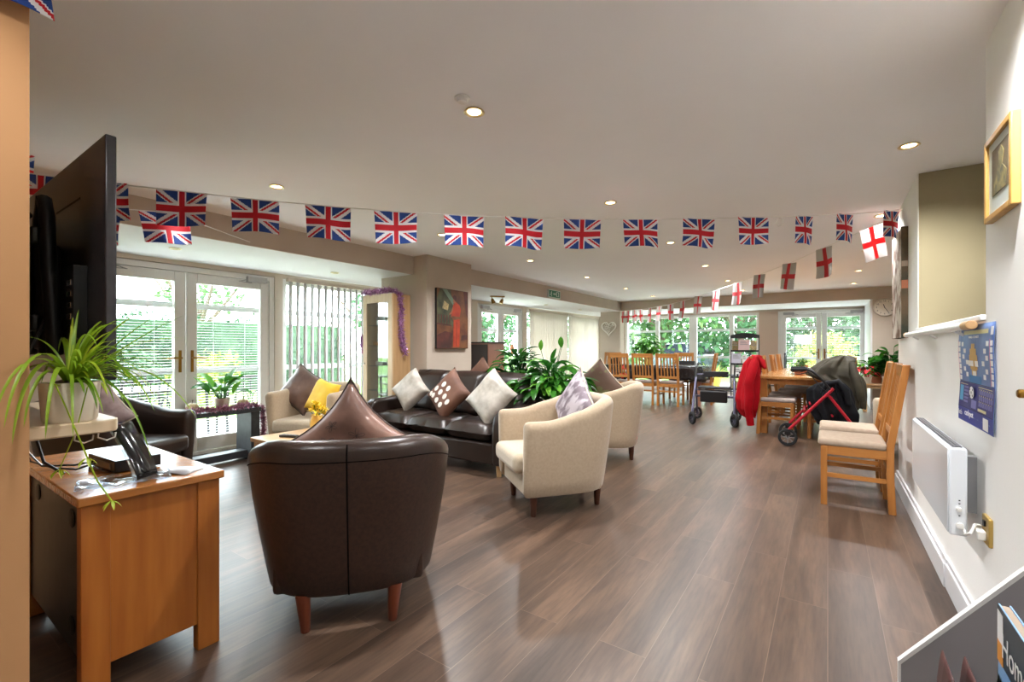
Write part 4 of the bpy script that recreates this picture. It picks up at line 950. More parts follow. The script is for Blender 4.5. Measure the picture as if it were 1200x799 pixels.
t = thing('hanging_heart', 'white wicker heart hanging on the wall stub left of the back windows', 'wall decoration', (-4.55, 10.885, 1.64))
def heart(k, s): return [(s * 16 * math.sin(2 * PI * i / k) ** 3, s * (13 * math.cos(2 * PI * i / k) - 5 * math.cos(4 * PI * i / k) - 2 * math.cos(6 * PI * i / k) - math.cos(8 * PI * i / k))) for i in range(k + 1)]
b = MB()
for s, y in ((0.0122, -0.012), (0.0116, -0.02), (0.011, -0.012)): b.tube([(x, y, z) for x, z in heart(40, s)], 0.008, 6)
b.build('rim', M['wicker'], t)
b = MB(); rd = random.Random(4)
for i in range(34):
    x, z = rd.uniform(-0.15, 0.15), rd.uniform(-0.15, 0.13)
    if z < -0.13 + abs(x) * 1.1 - 0.03 or (abs(x) < 0.04 and z > 0.05) or (x * x + z * z) > 0.03: continue
    r = rd.uniform(0.02, 0.034); b.tube([(x + r * math.cos(a), -0.01, z + r * math.sin(a)) for a in [2 * PI * q / 12 for q in range(13)]], 0.004, 5)
b.build('woven_rings', M['wicker'], t)

t = thing('wall_clock', 'round cream wall clock beside the back garden doors', 'clock', (0.865, 10.878, 1.89))
RX = Matrix.Rotation(R(90), 3, 'X')
b = MB(); b.lathe([(0.0001, 0), (0.16, 0), (0.165, 0.015), (0.158, 0.03), (0.148, 0.022)], 40, m=0, M=RX, cap=False); b.build('case', M['clock_rim'], t)
b = MB(); b.lathe([(0.0001, 0.022), (0.15, 0.022)], 40, M=RX, cap=False); b.build('face', M['clock_face'], t)
for k in range(1, 13):
    a = R(30 * k); text_part('numeral', str(k), 0.042, M['ink'], t, (0.118 * math.sin(a), -0.023, 0.118 * math.cos(a)), (PI / 2, 0, 0), 0.0008)
b = MB()
for a, L, w in ((R(150), 0.1, 0.008), (R(342), 0.065, 0.011)): b.bar((-0.02 * math.sin(a), -0.027, -0.02 * math.cos(a)), (L * math.sin(a), -0.027, L * math.cos(a)), w, 0.002, up=(0, 1, 0))
b.build('hands', M['ink'], t)

# ------------------------------------------------------------------ pot plants
def lily(name, label, loc, n, L, w, stem, m, pot=None, pm='pot_white', seed=1, spread=1.0, m2=None, grp='leafy pot plants', flowers=0, fl=1.5, lift=0.6, fm='petal_white'):
    rd = random.Random(seed)
    t = thing(name, label, 'plant', loc, 0, grp)
    z = 0
    if pot:
        r, h = pot
        b = MB(); b.lathe([(0.0001, 0), (r * 0.74, 0), (r * 0.78, h * 0.05), (r, h * 0.94), (r, h), (r * 0.9, h), (r * 0.86, h * 0.85), (0.0001, h * 0.85)], 24); b.build('pot', M[pm], t)
        z = h * 0.86
        b = MB(); b.lathe([(r * 0.85, z), (0.0001, z + 0.006)], 14, cap=False); b.build('soil', M['soil'], t)
    bs = MB(); bl = [MB(), MB()]
    for i in range(n):
        a = rd.uniform(0, 2 * PI); rr = rd.uniform(0.05, 1) ** 0.7 * spread
        tip = Vector((math.cos(a) * rr * L * 0.9, math.sin(a) * rr * L * 0.9, z + stem * rd.uniform(0.35, 1.15) * (1.12 - 0.5 * rr)))
        p0 = Vector((0.02 * math.cos(a), 0.02 * math.sin(a), z))
        mid = p0.lerp(tip, 0.5) + Vector((0, 0, stem * 0.15))
        bs.tube([p0, mid, tip], 0.0035, 4, cap=False)
        d = Vector((math.cos(a + rd.uniform(-0.5, 0.5)) * (0.4 + rr), math.sin(a + rd.uniform(-0.5, 0.5)) * (0.4 + rr), lift * rd.uniform(0.2, 1.4)))
        bl[0 if (i % 3 or not m2) else 1].blade(tip, d, L * rd.uniform(0.7, 1.1), w * rd.uniform(0.7, 1.1), rd.uniform(0.5, 1.8), n=5, twist=rd.uniform(-0.4, 0.4))
    bs.build('stems', M[m], t); bl[0].build('leaves', M[m], t, ang=70)
    if m2 and bl[1].v: bl[1].build('pale_leaves', M[m2], t, ang=70)
    for k in range(flowers):
        a = rd.uniform(0, 2 * PI); q = Vector((math.cos(a) * L * 0.5, math.sin(a) * L * 0.5, z + stem * fl + rd.uniform(0, 0.1)))
        b = MB(); b.tube([(0, 0, z), q * 0.6 + Vector((0, 0, 0.1)), q], 0.003, 5); b.build('flower_stem', M[m], t)
        b = MB(); b.blade(q, (0.1, -0.1, 1), 0.11, 0.05, 0.2, n=5, fold=0.35); b.blade(q, (-0.1, 0.1, 1), 0.1, 0.03, -0.2, n=5, fold=0.35); b.build('flower', M[fm], t)
    return t
lily('peace_lily', 'peace lily in a stone-coloured pot on the black console table', (-4.965, 2.1, 0.5355), 22, 0.22, 0.085, 0.17, 'lily_leaf', (0.068, 0.11), 'pot_stone', 11, 0.8, 'lily_light', lift=1.1)
for k, (y, s) in enumerate(((1.84, 'small round pale gourd left of the plant on the black console table'), (2.3, 'small round pale gourd right of the plant on the black console table'))):
    t = thing('gourd', s, 'gourd', (-4.97, y, 0.5355), 0.7 * k, 'gourds on the console table')
    b = MB(); b.grid(lambda u, v: ((0.055 + 0.004 * math.cos(8 * 2 * PI * u)) * math.sin(PI * v) ** 0.8 * math.cos(2 * PI * u), (0.055 + 0.004 * math.cos(8 * 2 * PI * u)) * math.sin(PI * v) ** 0.8 * math.sin(2 * PI * u), 0.042 - 0.042 * math.cos(PI * v)), 32, 12, cu=True); b.build('body', M['gourd'], t, ang=80)
    b = MB(); b.tube([(0, 0, 0.08), (0.005, 0, 0.1), (0.014, 0, 0.112)], [0.007, 0.005, 0.006], 6); b.build('stalk', M['trunk'], t)
t = thing('planter_bench', 'dark low bench behind the sofa carrying the big leafy plants', 'bench', (-2.72, 4.2, 0))
b = MB(); b.box(-0.75, 0.46, -0.17, 0.2, 0.44, 0.475); b.build('top', M['chest_dark'], t, bevel=0.004)
for x in (-0.7, 0.41):
    for y in (-0.13, 0.17):
        b = MB(); b.box(x - 0.025, x + 0.025, y - 0.025, y + 0.025, 0, 0.44); b.build('leg', M['chest_dark'], t)
lily('peace_lily', 'dark leafy plant with a peach bloom behind the sofa, further from the tub chairs', (-2.86, 4.25, 0.4755), 170, 0.2, 0.07, 0.46, 'lily_dark', (0.11, 0.16), 'terracotta', 21, 1.3, 'lily_leaf', flowers=1, fl=0.8, fm='petal_peach')
lily('peace_lily', 'bright green large peace lily with tall spathes beside the lilac cushion', (-2.36, 4.13, 0.4755), 280, 0.26, 0.075, 0.36, 'lily_leaf', (0.1, 0.12), 'terracotta', 22, 1.4, 'lily_light', flowers=3, lift=0.5, fm='lily_light')
lily('pot_plant', 'bushy green plant in a cream pot on the black-clothed table', (-3.22, 9.9, 0.772), 170, 0.19, 0.06, 0.44, 'lily_light', (0.09, 0.19), 'pot_yellow', 23, 1.35, 'lily_leaf', lift=0.15)
lily('pot_plant', 'small dark plant in a brown dish on the oak dining table, nearer the red walker', (-0.33, 7.55, 0.7655), 34, 0.06, 0.035, 0.12, 'lily_dark', (0.065, 0.06), 'terracotta', 24, 1.2, 'lily_leaf')
lily('pot_plant', 'small plant in a terracotta pot on the oak dining table, nearer the far doors', (-0.32, 8.35, 0.7655), 24, 0.07, 0.04, 0.11, 'lily_dark', (0.075, 0.11), 'terracotta', 25, 1.0, 'lily_leaf')
lily('pot_plant', 'red-flowered poinsettia in front on the oak side table under the clock', (0.58, 10.42, 0.5005), 30, 0.13, 0.065, 0.2, 'petal_red', (0.075, 0.12), 'pot_white', 26, 1.0, 'lily_light', lift=0.1)
lily('pot_plant', 'tall dark-leaved plant in a white bowl on the oak side table', (0.93, 10.45, 0.5005), 80, 0.2, 0.12, 0.46, 'lily_leaf', (0.14, 0.13), 'pot_white', 27, 1.3, 'lily_dark')
lily('pot_plant', 'light green plant at the back of the oak side table, before the skirting', (0.73, 10.64, 0.5005), 60, 0.2, 0.08, 0.36, 'lily_leaf', (0.09, 0.12), 'terracotta', 28, 1.2, 'lily_light')
t = thing('flower_vase', 'bunch of yellow artificial flowers in a pot on the coffee table', 'flowers', (-3.7, 2.33, 0.4205))
b = MB(); b.lathe([(0.0001, 0), (0.05, 0), (0.06, 0.06), (0.045, 0.12), (0.05, 0.135), (0.043, 0.135), (0.0001, 0.125)], 20); b.build('pot', M['pot_yellow'], t)
rd = random.Random(9); b = MB(); g = MB()
for i in range(15):
    a = rd.uniform(0, 2 * PI); r = rd.uniform(0, 0.085); q = Vector((r * math.cos(a), r * math.sin(a), 0.2 + rd.uniform(-0.03, 0.06) - r * 0.35))
    g.tube([(0, 0, 0.12), q], 0.003, 4)
    for k in range(16):
        c, e = rd.uniform(0, 2 * PI), rd.uniform(-0.1, 1.2); b.blade(q, (math.cos(c) * math.cos(e), math.sin(c) * math.cos(e), math.sin(e)), 0.036, 0.016, 0.6, n=3)
b.build('petals', M['petal_yellow'], t, ang=70); g.build('stems', M['lily_light'], t)
t = thing('remote_control', 'dark remote control on the corner of the coffee table', 'remote', (-3.6, 2.02, 0.4205), R(20)); b = MB(); b.box(-0.08, 0.08, -0.022, 0.022, 0, 0.02); b.build('case', M['black_plastic'], t, bevel=0.006); b = MB()
for i in range(4):
    for j in range(2): b.box(-0.06 + 0.03 * i, -0.045 + 0.03 * i, -0.013 + 0.016 * j, -0.003 + 0.016 * j, 0.02, 0.023)
b.build('buttons', M['grey_metal'], t)

# things on the long table and beyond it
t = thing('jar', 'clear jar with orange filling on the black-clothed table', 'jar', (-2.72, 10.2, 0.772)); b = MB(); b.lathe([(0.0001, 0), (0.05, 0), (0.052, 0.01), (0.052, 0.1), (0.04, 0.12), (0.04, 0.13)], 18, cap=False); b.build('glass_body', M['acrylic'], t); b = MB()
for i in range(9): b.ball((0.026 * math.cos(i * 2.1), 0.026 * math.sin(i * 2.1), 0.03 + 0.012 * i), 0.02, 8)
b.build('filling', M['mag_orange'], t)
t = thing('table_box', 'low dark box on the black-clothed table near the head chair', 'box', (-2.5, 10.28, 0.772)); b = MB(); b.box(-0.16, 0.16, -0.05, 0.05, 0, 0.07); b.build('body', M['black_board'], t, bevel=0.006); b = MB(); b.box(-0.165, 0.165, -0.055, 0.055, 0.07, 0.085); b.build('lid', M['black_plastic'], t, bevel=0.004)
t = thing('handbag', 'small dark bag on the black-clothed table by the wicker heart', 'bag', (-4.04, 10.0, 0.772), R(35)); b = MB(); b.prism([(-0.13, 0), (0.13, 0), (0.1, 0.1), (0.06, 0.15), (-0.08, 0.12)], -0.05, 0.05); b.build('body', M['navy_coat'], t, bevel=0.02, seg=3); b = MB(); b.tube([(-0.06, 0, 0.12), (-0.03, 0, 0.165), (0.02, 0, 0.175), (0.05, 0, 0.145)], 0.006, 6); b.build('handle', M['black_plastic'], t)
t = thing('soft_toy', 'small red, white and black soft toy on an oak chair seat beyond the tub chairs', 'soft toy', (-3.54, 9.24, 0.486))
b = MB(); b.ball((0, 0, 0.075), 0.075, 14, sy=0.8); b.build('body', M['petal_red'], t)
b = MB(); b.ball((0.01, -0.01, 0.18), 0.05, 12); b.build('head', M['petal_white'], t)
b = MB(); b.lathe([(0.05, 0), (0.03, 0.05), (0.004, 0.1)], 12, (0.01, -0.01, 0.205)); b.build('hat', M['petal_red'], t)
for s in (-1, 1):
    b = MB(); b.tube([(s * 0.05, -0.03, 0.04), (s * 0.075, -0.09, 0.025), (s * 0.08, -0.12, 0.03)], [0.025, 0.024, 0.03], 8); b.build('leg', M['ink'], t)
t = thing('flower_planter', 'yellow planter with flowers on the paving outside the back windows', 'planter', (-2.8, 14.3, -0.1), 0); b = MB(); b.lathe([(0.0001, 0), (0.2, 0), (0.3, 0.36), (0.31, 0.42), (0.28, 0.42), (0.0001, 0.36)], 20); b.build('pot', M['planter_yellow'], t)
rd = random.Random(12); b = MB()
for i in range(90):
    a, e = rd.uniform(0, 2 * PI), rd.uniform(0.2, 1.4); b.blade((0.15 * math.cos(a), 0.15 * math.sin(a), 0.38), (math.cos(a) * math.cos(e), math.sin(a) * math.cos(e), math.sin(e)), rd.uniform(0.2, 0.5), 0.05, 1.0, n=4)
b.build('leaves', M['lime_leaf'], t)

# ------------------------------------------------------------------ walkers and coats
def wheel(parent, loc, r, m_sp, name='wheel', sw=0.0):
    b = MB(); Rm = Matrix.Rotation(R(90), 3, 'X')
    b.lathe([(r * 0.7, -0.018), (r * 0.95, -0.018), (r, -0.009), (r, 0.009), (r * 0.95, 0.018), (r * 0.7, 0.018), (r * 0.7, -0.018)], 24, (0, 0, 0), 0, Rm, cap=False)
    w = b.build(name, M['rubber'], parent, loc=loc, rot=(0, 0, sw))
    b = MB(); b.lathe([(0.0001, -0.016), (r * 0.2, -0.016), (r * 0.2, 0.016), (0.0001, 0.016)], 12, (0, 0, 0), 0, Rm)
    for k in range(8):
        a = 2 * PI * k / 8; b.bar((r * 0.15 * math.cos(a), 0, r * 0.15 * math.sin(a)), (r * 0.82 * math.cos(a), 0, r * 0.82 * math.sin(a)), 0.01, 0.012, up=(0, 1, 0))
    b.build('spokes', M[m_sp], w)
def rollator(label, loc, rz, mf, seat=True, W=0.56, wr=0.095, spoke='grey_metal', ax=0.0, bx=-0.3, sw=0.0, hp=((0.0, 0.66), (-0.05, 0.78), (-0.10, 0.86), (-0.15, 0.885), (-0.19, 0.885)), hd=-1):
    # local +X is the front
    t = thing('rollator', label, 'walker', loc, rz, 'wheeled walkers')
    for s in (-1, 1):
        y = s * W / 2
        b = MB(); b.tube([(0.3, y, wr + 0.03), (0.28, y, wr + 0.1), (ax + 0.02, y * 0.95, 0.64), (ax - 0.02, y * 0.95, 0.69)], 0.017, 10); b.build('front_leg', mf, t)
        b = MB(); b.tube([(bx, y, wr + 0.02), (bx + 0.03, y, wr + 0.08), (ax + 0.03, y * 0.93, 0.62)], 0.016, 10); b.build('back_leg', mf, t)
        b = MB(); b.tube([(ax + x, y * 0.95, z) for x, z in hp], 0.013, 10); h = b.build('handle_post', M['black_metal'], t)
        ex, ez = ax + hp[-1][0], hp[-1][1]
        b = MB(); b.tube([(ex - hd * 0.06, y * 0.95, ez), (ex + hd * 0.09, y * 0.95, ez - 0.005)], [0.018, 0.02], 10); b.build('grip', M['rubber'], h)
        b = MB(); b.tube([(ex - hd * 0.08, y * 0.95, ez - 0.03), (ex, y * 0.95, ez - 0.055), (ex + hd * 0.08, y * 0.95, ez - 0.05)], 0.006, 6); b.tube([(ex - hd * 0.08, y * 0.95, ez - 0.03), (ax + hd * 0.1, y * 0.98, 0.7), (ax - 0.05, y, 0.56)], 0.004, 6); b.build('brake_lever', M['black_plastic'], h)
        b = MB(); b.box(0.27, 0.33, y - 0.024, y + 0.024, wr + 0.03, wr + 0.07); b.bar((0.3, y - 0.02, wr + 0.05), (0.3, y - 0.02, wr), 0.012, 0.004); b.bar((0.3, y + 0.02, wr + 0.05), (0.3, y + 0.02, wr), 0.012, 0.004); b.build('castor_fork', M['black_plastic'], t)
        wheel(t, (0.3, y, wr), wr, spoke, sw=sw); wheel(t, (bx, y, wr), wr, spoke, sw=-sw * 1.2)
    b = MB(); b.tube([(0.13, -W / 2, 0.42), (0.13, W / 2, 0.42)], 0.011, 8); b.tube([(-0.13, -W / 2, 0.38), (-0.13, W / 2, 0.38)], 0.011, 8); b.tube([(0.08, -W / 2, 0.5), (0.08, W / 2, 0.5)], 0.01, 8); b.build('cross_bar', mf, t)
    if seat:
        b = MB(); b.box(-0.12, 0.15, -W / 2 + 0.06, W / 2 - 0.06, 0.52, 0.555); b.build('seat', M['black_matte'], t, bevel=0.012)
        b = MB(); b.prism([(0.11, 0.5), (0.25, 0.5), (0.22, 0.33), (0.12, 0.33)], -W / 2 + 0.1, W / 2 - 0.1); b.build('basket', M['black_matte'], t, bevel=0.015)
        b = MB(); b.tube([(-0.06, -W / 2 + 0.02, 0.73), (-0.1, -W / 4, 0.735), (-0.1, W / 4, 0.735), (-0.06, W / 2 - 0.02, 0.73)], 0.009, 8); bb = b.build('back_bar', mf, t)
        b = MB(); b.box(-0.125, -0.085, -W / 2 + 0.1, W / 2 - 0.1, 0.69, 0.78); b.build('back_pad', M['black_matte'], bb, bevel=0.012)
    return t
rollator('grey folding walker with black seat standing on its own between the tables', (-1.42, 7.5, 0), R(-84), M['walker_grey'], W=0.57, wr=0.095, sw=R(32), spoke='walker_grey')
rollator('red wheeled walker with black handles standing by the near end of the oak table', (-0.10, 6.5, 0), R(183), M['walker_red'], seat=False, W=0.52, wr=0.1, spoke='grey_metal', ax=-0.12, bx=-0.42, hp=((0.0, 0.66), (0.08, 0.78), (0.17, 0.87), (0.22, 0.895), (0.3, 0.895)), hd=1)
def drape(name, label, cat, loc, rz, secs, m, folds=7, amp=0.016, seed=0, nseg=48, extra=None):
    # closed cloth shape through elliptical sections (z, cx, cy, rx, ry)
    t = thing(name, label, cat, loc, rz)
    b = MB(); rows = 40
    def at(v):
        x = v * (len(secs) - 1); i = min(int(x), len(secs) - 2); f = smooth(x - i) * 0.5 + (x - i) * 0.5
        return [secs[i][k] + (secs[i + 1][k] - secs[i][k]) * f for k in range(5)]
    def P(u, v):
        z, cx, cy, rx, ry = at(v); a = 2 * PI * u
        rip = amp * (math.sin(folds * a + 3 * v + seed) + 0.6 * math.sin((folds * 2 + 1) * a - 4 * v + seed * 2)) * min(1, 2.5 * v + 0.25) + 0.02 * mnoise.noise(Vector((math.cos(a) * 1.8 + seed, math.sin(a) * 1.8, v * 5)))
        k = max(0.05, 1)
        return (cx + (rx + rip) * math.cos(a), cy + (ry + rip * 0.6) * math.sin(a), z + (0.018 * math.sin(folds * 0.5 * a + seed) if v > 0.93 else 0))
    b.grid(P, nseg, rows, cu=True)
    o = len(b.v); top = [i * rows for i in range(nseg)]; bot = [i * rows + rows - 1 for i in range(nseg)]
    b.v = b.v
    b.f.append(list(reversed(top))); b.m.append(0); b.f.append(bot); b.m.append(0)
    b.build('fabric', m, t, ang=70)
    if extra: extra(t)
    return t
def sleeve(t, pts, rs, m, name='sleeve'):
    b = MB(); b.tube(pts, rs, 12); b.build(name, m, t, ang=70)
drape('hanging_coat', 'red coat hanging over the back of the first oak table chair', 'coat', (-0.84, 6.97, 0), R(6), [(1.05, 0.04, 0.0, 0.03, 0.08), (1.03, 0.03, 0.0, 0.065, 0.13), (0.93, 0.0, 0.0, 0.085, 0.165), (0.7, -0.03, -0.02, 0.11, 0.18), (0.45, -0.06, -0.04, 0.125, 0.18), (0.32, -0.06, -0.05, 0.11, 0.17), (0.22, -0.03, -0.06, 0.06, 0.11)], M['red_coat'], 5, 0.024, 2,
      extra=lambda t: (sleeve(t, [(0.03, -0.12, 0.96), (0.0, -0.2, 0.85), (-0.05, -0.22, 0.66), (-0.03, -0.23, 0.5), (-0.05, -0.22, 0.36), (-0.02, -0.2, 0.12)], [0.05, 0.06, 0.055, 0.06, 0.05, 0.045], M['red_coat']), sleeve(t, [(0.06, -0.02, 0.99), (0.11, -0.06, 0.95), (0.15, -0.1, 0.87)], [0.045, 0.05, 0.02], M['red_coat'], 'hood')))
drape('hanging_coat', 'crumpled olive-grey coat draped over a chair back at the end of the oak table', 'coat', (0.12, 6.86, 0), R(8), [(1.055, 0.05, 0.02, 0.03, 0.03), (1.04, 0.04, 0.02, 0.075, 0.07), (0.99, 0.01, 0.01, 0.13, 0.1), (0.9, -0.04, 0.0, 0.2, 0.12), (0.81, -0.07, 0.0, 0.24, 0.13), (0.72, 0.03, 0.0, 0.17, 0.13), (0.55, 0.08, 0.0, 0.13, 0.12), (0.42, 0.1, 0.0, 0.11, 0.1)], M['olive_coat'], 5, 0.04, 5, nseg=64,
      extra=lambda t: sleeve(t, [(0.1, -0.08, 0.96), (0.13, -0.15, 0.8), (0.17, -0.16, 0.65), (0.19, -0.15, 0.52)], [0.04, 0.05, 0.045, 0.04], M['olive_coat']))
drape('dark_coat', 'dark navy coat bundle hung under the olive coat, behind the red walker frame', 'coat', (0.04, 6.52, 0), R(5), [(0.76, 0.0, 0.0, 0.05, 0.05), (0.73, -0.01, 0.0, 0.12, 0.09), (0.65, -0.02, 0.0, 0.18, 0.12), (0.52, 0.0, 0.0, 0.215, 0.13), (0.4, 0.03, 0.0, 0.22, 0.13), (0.3, 0.04, 0.0, 0.19, 0.11), (0.25, 0.05, 0.0, 0.15, 0.08)], M['navy_coat'], 5, 0.03, 9, nseg=64,
      extra=lambda t: sleeve(t, [(-0.1, -0.1, 0.62), (-0.06, -0.13, 0.73), (0.04, -0.13, 0.76), (0.12, -0.12, 0.66), (0.14, -0.13, 0.5)], [0.022, 0.03, 0.035, 0.04, 0.03], M['navy_coat'], 'sleeve'))
t = thing('walking_frame', 'black tubular walking frame standing behind the oak table chairs', 'walker', (-1.2, 11.4, 0), 0)
b = MB()
for s in (-1, 1):
    b = MB(); x = 0.33 * s + 0.12; b.tube([(x, 0.25, 0), (x, 0.22, 0.85), (x, 0.17, 0.97), (x, 0.05, 1.02), (x, -0.1, 1.0), (x, -0.17, 0.92), (x, -0.2, 0.0)], 0.014, 8); sd = b.build('side_loop', M['black_metal'], t)
    b = MB(); b.tube([(x, 0.02, 1.02), (x, -0.09, 1.003)], 0.021, 8); b.build('grip', M['rubber'], sd)
b = MB(); b.tube([(-0.21, 0.23, 0.6), (0.45, 0.23, 0.6)], 0.012, 8); b.tube([(-0.21, 0.24, 0.3), (0.45, 0.24, 0.3)], 0.012, 8); b.build('cross_bar', M['black_metal'], t)

# leaflet stand by the back windows
t = thing('brochure_stand', 'tall black wire brochure stand with arched top before the back windows', 'stand', (-1.56, 11.6, 0))
for x in (-0.285, 0.285):
    b = MB(); b.tube([(x, 0, 0), (x, 0.02, 1.42)], 0.011, 8); b.tube([(x, -0.2, 0.0), (x, 0.12, 0.0)], 0.011, 8); b.build('upright', M['black_metal'], t)
b = MB(); b.prism([(-0.3, 1.36)] + [(-0.3 + 0.6 * i / 16, 1.43 + 0.05 * math.sin(PI * i / 16)) for i in range(17)] + [(0.3, 1.36)], 0.0, 0.03); b.build('header_board', M['black_board'], t)
for z in (1.06, 0.76, 0.46, 0.18):
    b = MB(); b.box(-0.285, 0.285, -0.07, 0.01, z - 0.012, z); b.box(-0.285, 0.285, -0.075, -0.068, z - 0.012, z + 0.03); b.build('shelf', M['black_metal'], t)
k = 0
for z, row_ in ((1.06, (('print_green', -0.19, 0.13, 0.24), ('paper_pink', -0.01, 0.23, 0.27), ('print_tan', 0.18, 0.13, 0.24))), (0.76, (('paper_lilac', -0.17, 0.2, 0.25), ('paper', 0.0, 0.09, 0.22), ('print_brown', 0.16, 0.17, 0.18))), (0.46, (('paper', -0.14, 0.22, 0.23), ('paper_lilac', 0.14, 0.2, 0.23))), (0.18, (('print_tan', -0.14, 0.24, 0.2), ('print_brown', 0.14, 0.22, 0.2)))):
    for mm, x, w, h_ in row_:
        k += 1
        t2 = thing('brochure', 'brochure %d on the stand' % k, 'brochure', (-1.56 + x, 11.6, z + 0.0005), 0, 'brochures on the stand')
        t2['label'] = {1: 'green-brown picture brochure at the top left of the black stand', 2: 'pink sheet in the middle of the top shelf of the black stand', 3: 'tan picture brochure at the top right of the black stand', 4: 'large lilac sheet on the second shelf of the black stand', 5: 'narrow white leaflet on the second shelf of the black stand', 6: 'brown picture brochure on the second shelf, next to the red coat', 7: 'white sheet with dark figures on the third shelf of the black stand', 8: 'lilac sheet on the third shelf of the black stand', 9: 'tan brochures on the lowest shelf of the black stand', 10: 'brown brochure on the lowest shelf of the black stand'}[k]
        b = MB(); b.add([(-w / 2, -0.055, 0), (w / 2, -0.055, 0), (w / 2, -0.012, h_), (-w / 2, -0.012, h_), (-w / 2, -0.049, 0), (w / 2, -0.049, 0), (w / 2, -0.006, h_), (-w / 2, -0.006, h_)], [(0, 1, 2, 3), (7, 6, 5, 4), (0, 4, 5, 1), (1, 5, 6, 2), (2, 6, 7, 3), (3, 7, 4, 0)]); b.build('sheet', M[mm], t2)
        b = MB()
        for q in range(3): zz = h_ * (0.55 + 0.13 * q); yy = -0.0565 + 0.043 * zz / h_; b.box(-w * 0.35, w * (0.35 - 0.1 * q), yy - 0.0012, yy + 0.001, zz, zz + 0.012)
        if k == 7: b.box(-0.02, 0.02, -0.058, -0.05, 0.03, 0.08); b.box(0.03, 0.06, -0.052, -0.046, 0.1, 0.13)
        b.build('print_lines', M['ink' if k == 7 else 'rack_grey'], t2)
t = thing('window_notice', 'white paper notice taped inside the back garden door pane', 'notice', (-0.47, YB + 0.012, 1.34), R(0), rot=(0, R(3), 0)); b = MB(); b.box(-0.17, 0.17, -0.001, 0.001, -0.1, 0.1); b.build('sheet', M['paper_thin'], t); b = MB()
for q in range(4): b.box(-0.13, 0.12 - 0.03 * (q % 2), -0.0018, -0.001, 0.05 - 0.03 * q, 0.062 - 0.03 * q)
b.box(0.05, 0.08, -0.002, -0.001, -0.075, -0.045); b.box(0.1, 0.13, -0.002, -0.001, -0.075, -0.045); b.build('print_lines', M['paper_lilac'], t)
# white high-back armchair beyond the right wall end
t = thing('wing_chair', 'cream high-back armchair mostly hidden behind the right wall chairs', 'armchair', (0.80, 6.3, 0), R(65))
b = MB(); b.grid(lambda u, v: (0.33 * math.sin((u - 0.5) * PI * 1.15), -0.3 + 0.26 * (1 - math.cos((u - 0.5) * PI * 1.15)), 0.3 + (0.72 - 0.2 * abs(2 * u - 1) ** 3) * v), 20, 10); o = b.build('back', M['beige_light'], t); o.modifiers.new('solid', 'SOLIDIFY').thickness = 0.07
b = MB(); b.box(-0.3, 0.3, -0.24, 0.32, 0.16, 0.45); b.build('seat', M['beige_light'], t, bevel=0.04, seg=3)
for s in (-1, 1):
    b = MB(); b.box(s * 0.3 - 0.05, s * 0.3 + 0.05, -0.1, 0.3, 0.16, 0.62); b.build('arm', M['beige_light'], t, bevel=0.035, seg=3)
    for y in (-0.2, 0.26): b = MB(); b.lathe([(0.017, 0), (0.025, 0.17)], 8, (s * 0.26, y, 0)); b.build('leg', M['walnut_leg'], t)

# ------------------------------------------------------------------ on the right wall
t = thing('panel_heater', 'white slim panel heater fixed to the right wall beside the oak chairs', 'heater', (XR, 2.82, 0.44), R(90))
# local x runs along the wall (towards the back of the room), local +y points into the room
b = MB(); b.box(-0.45, 0.45, 0.05, 0.1, 0, 0.33); b.build('casing', M['heater_white'], t, bevel=0.006)
b = MB(); b.box(-0.44, 0.44, 0.1, 0.104, 0.006, 0.324); b.build('front_panel', M['heater_white'], t, bevel=0.002)
b = MB(); b.box(-0.43, 0.43, 0.062, 0.09, 0.328, 0.3325)
b.build('top_grille', M['black_plastic'], t)
b = MB()
for k in range(40): x = -0.425 + 0.0218 * k; b.box(x, x + 0.004, 0.06, 0.092, 0.3325, 0.3345)
for y in (0.07, 0.081): b.box(-0.43, 0.43, y - 0.001, y + 0.001, 0.3325, 0.3345)
b.build('grille_fins', M['grey_metal'], t)
b = MB(); RY = Matrix.Rotation(R(-90), 3, 'Y'); b.lathe([(0.0001, 0), (0.012, 0), (0.011, 0.01), (0.0001, 0.011)], 14, (-0.45, 0.072, 0.04), 0, RY); b.lathe([(0.0001, 0), (0.009, 0), (0.008, 0.006), (0.0001, 0.007)], 12, (-0.45, 0.074, 0.1), 0, RY); b.build('control_knob', M['white_plastic'], t)
b = MB()
for z in (0.12, 0.132, 0.075): b.box(-0.4512, -0.449, 0.07, 0.075, z, z + 0.004)
b.build('control_mark', M['ink'], t)
for x in (-0.3, 0.3): b = MB(); b.box(x - 0.02, x + 0.02, 0, 0.05, 0.06, 0.28); b.build('wall_bracket', M['grey_metal'], t)
b = MB(); b.tube([(-0.44, 0.06, 0.03), (-0.47, 0.06, 0.015), (-0.49, 0.05, 0.03), (-0.475, 0.035, 0.06), (-0.46, 0.02, 0.055)], 0.005, 8); b.build('cable', M['white_plastic'], t)
t = thing('wall_socket', 'brass-faced wall socket next to the heater end', 'socket', (XR, 2.33, 0.49), R(90))
b = MB(); b.box(-0.043, 0.043, 0, 0.012, -0.05, 0.05); b.build('face_plate', M['socket_brass'], t, bevel=0.003)
b = MB(); b.box(-0.01, 0.01, 0.012, 0.018, 0.015, 0.035); b.build('rocker', M['black_plastic'], t)
b = MB(); b.box(-0.02, 0.02, 0.012, 0.035, -0.035, -0.002); b.build('plug', M['white_plastic'], t, bevel=0.004)
t = thing('light_switch_handle', 'brass knob fixed to the right wall beside the chart', 'knob', (XR, 1.84, 1.022), R(90)); t['category'] = 'handle'; t.name = 'mounted_knob'
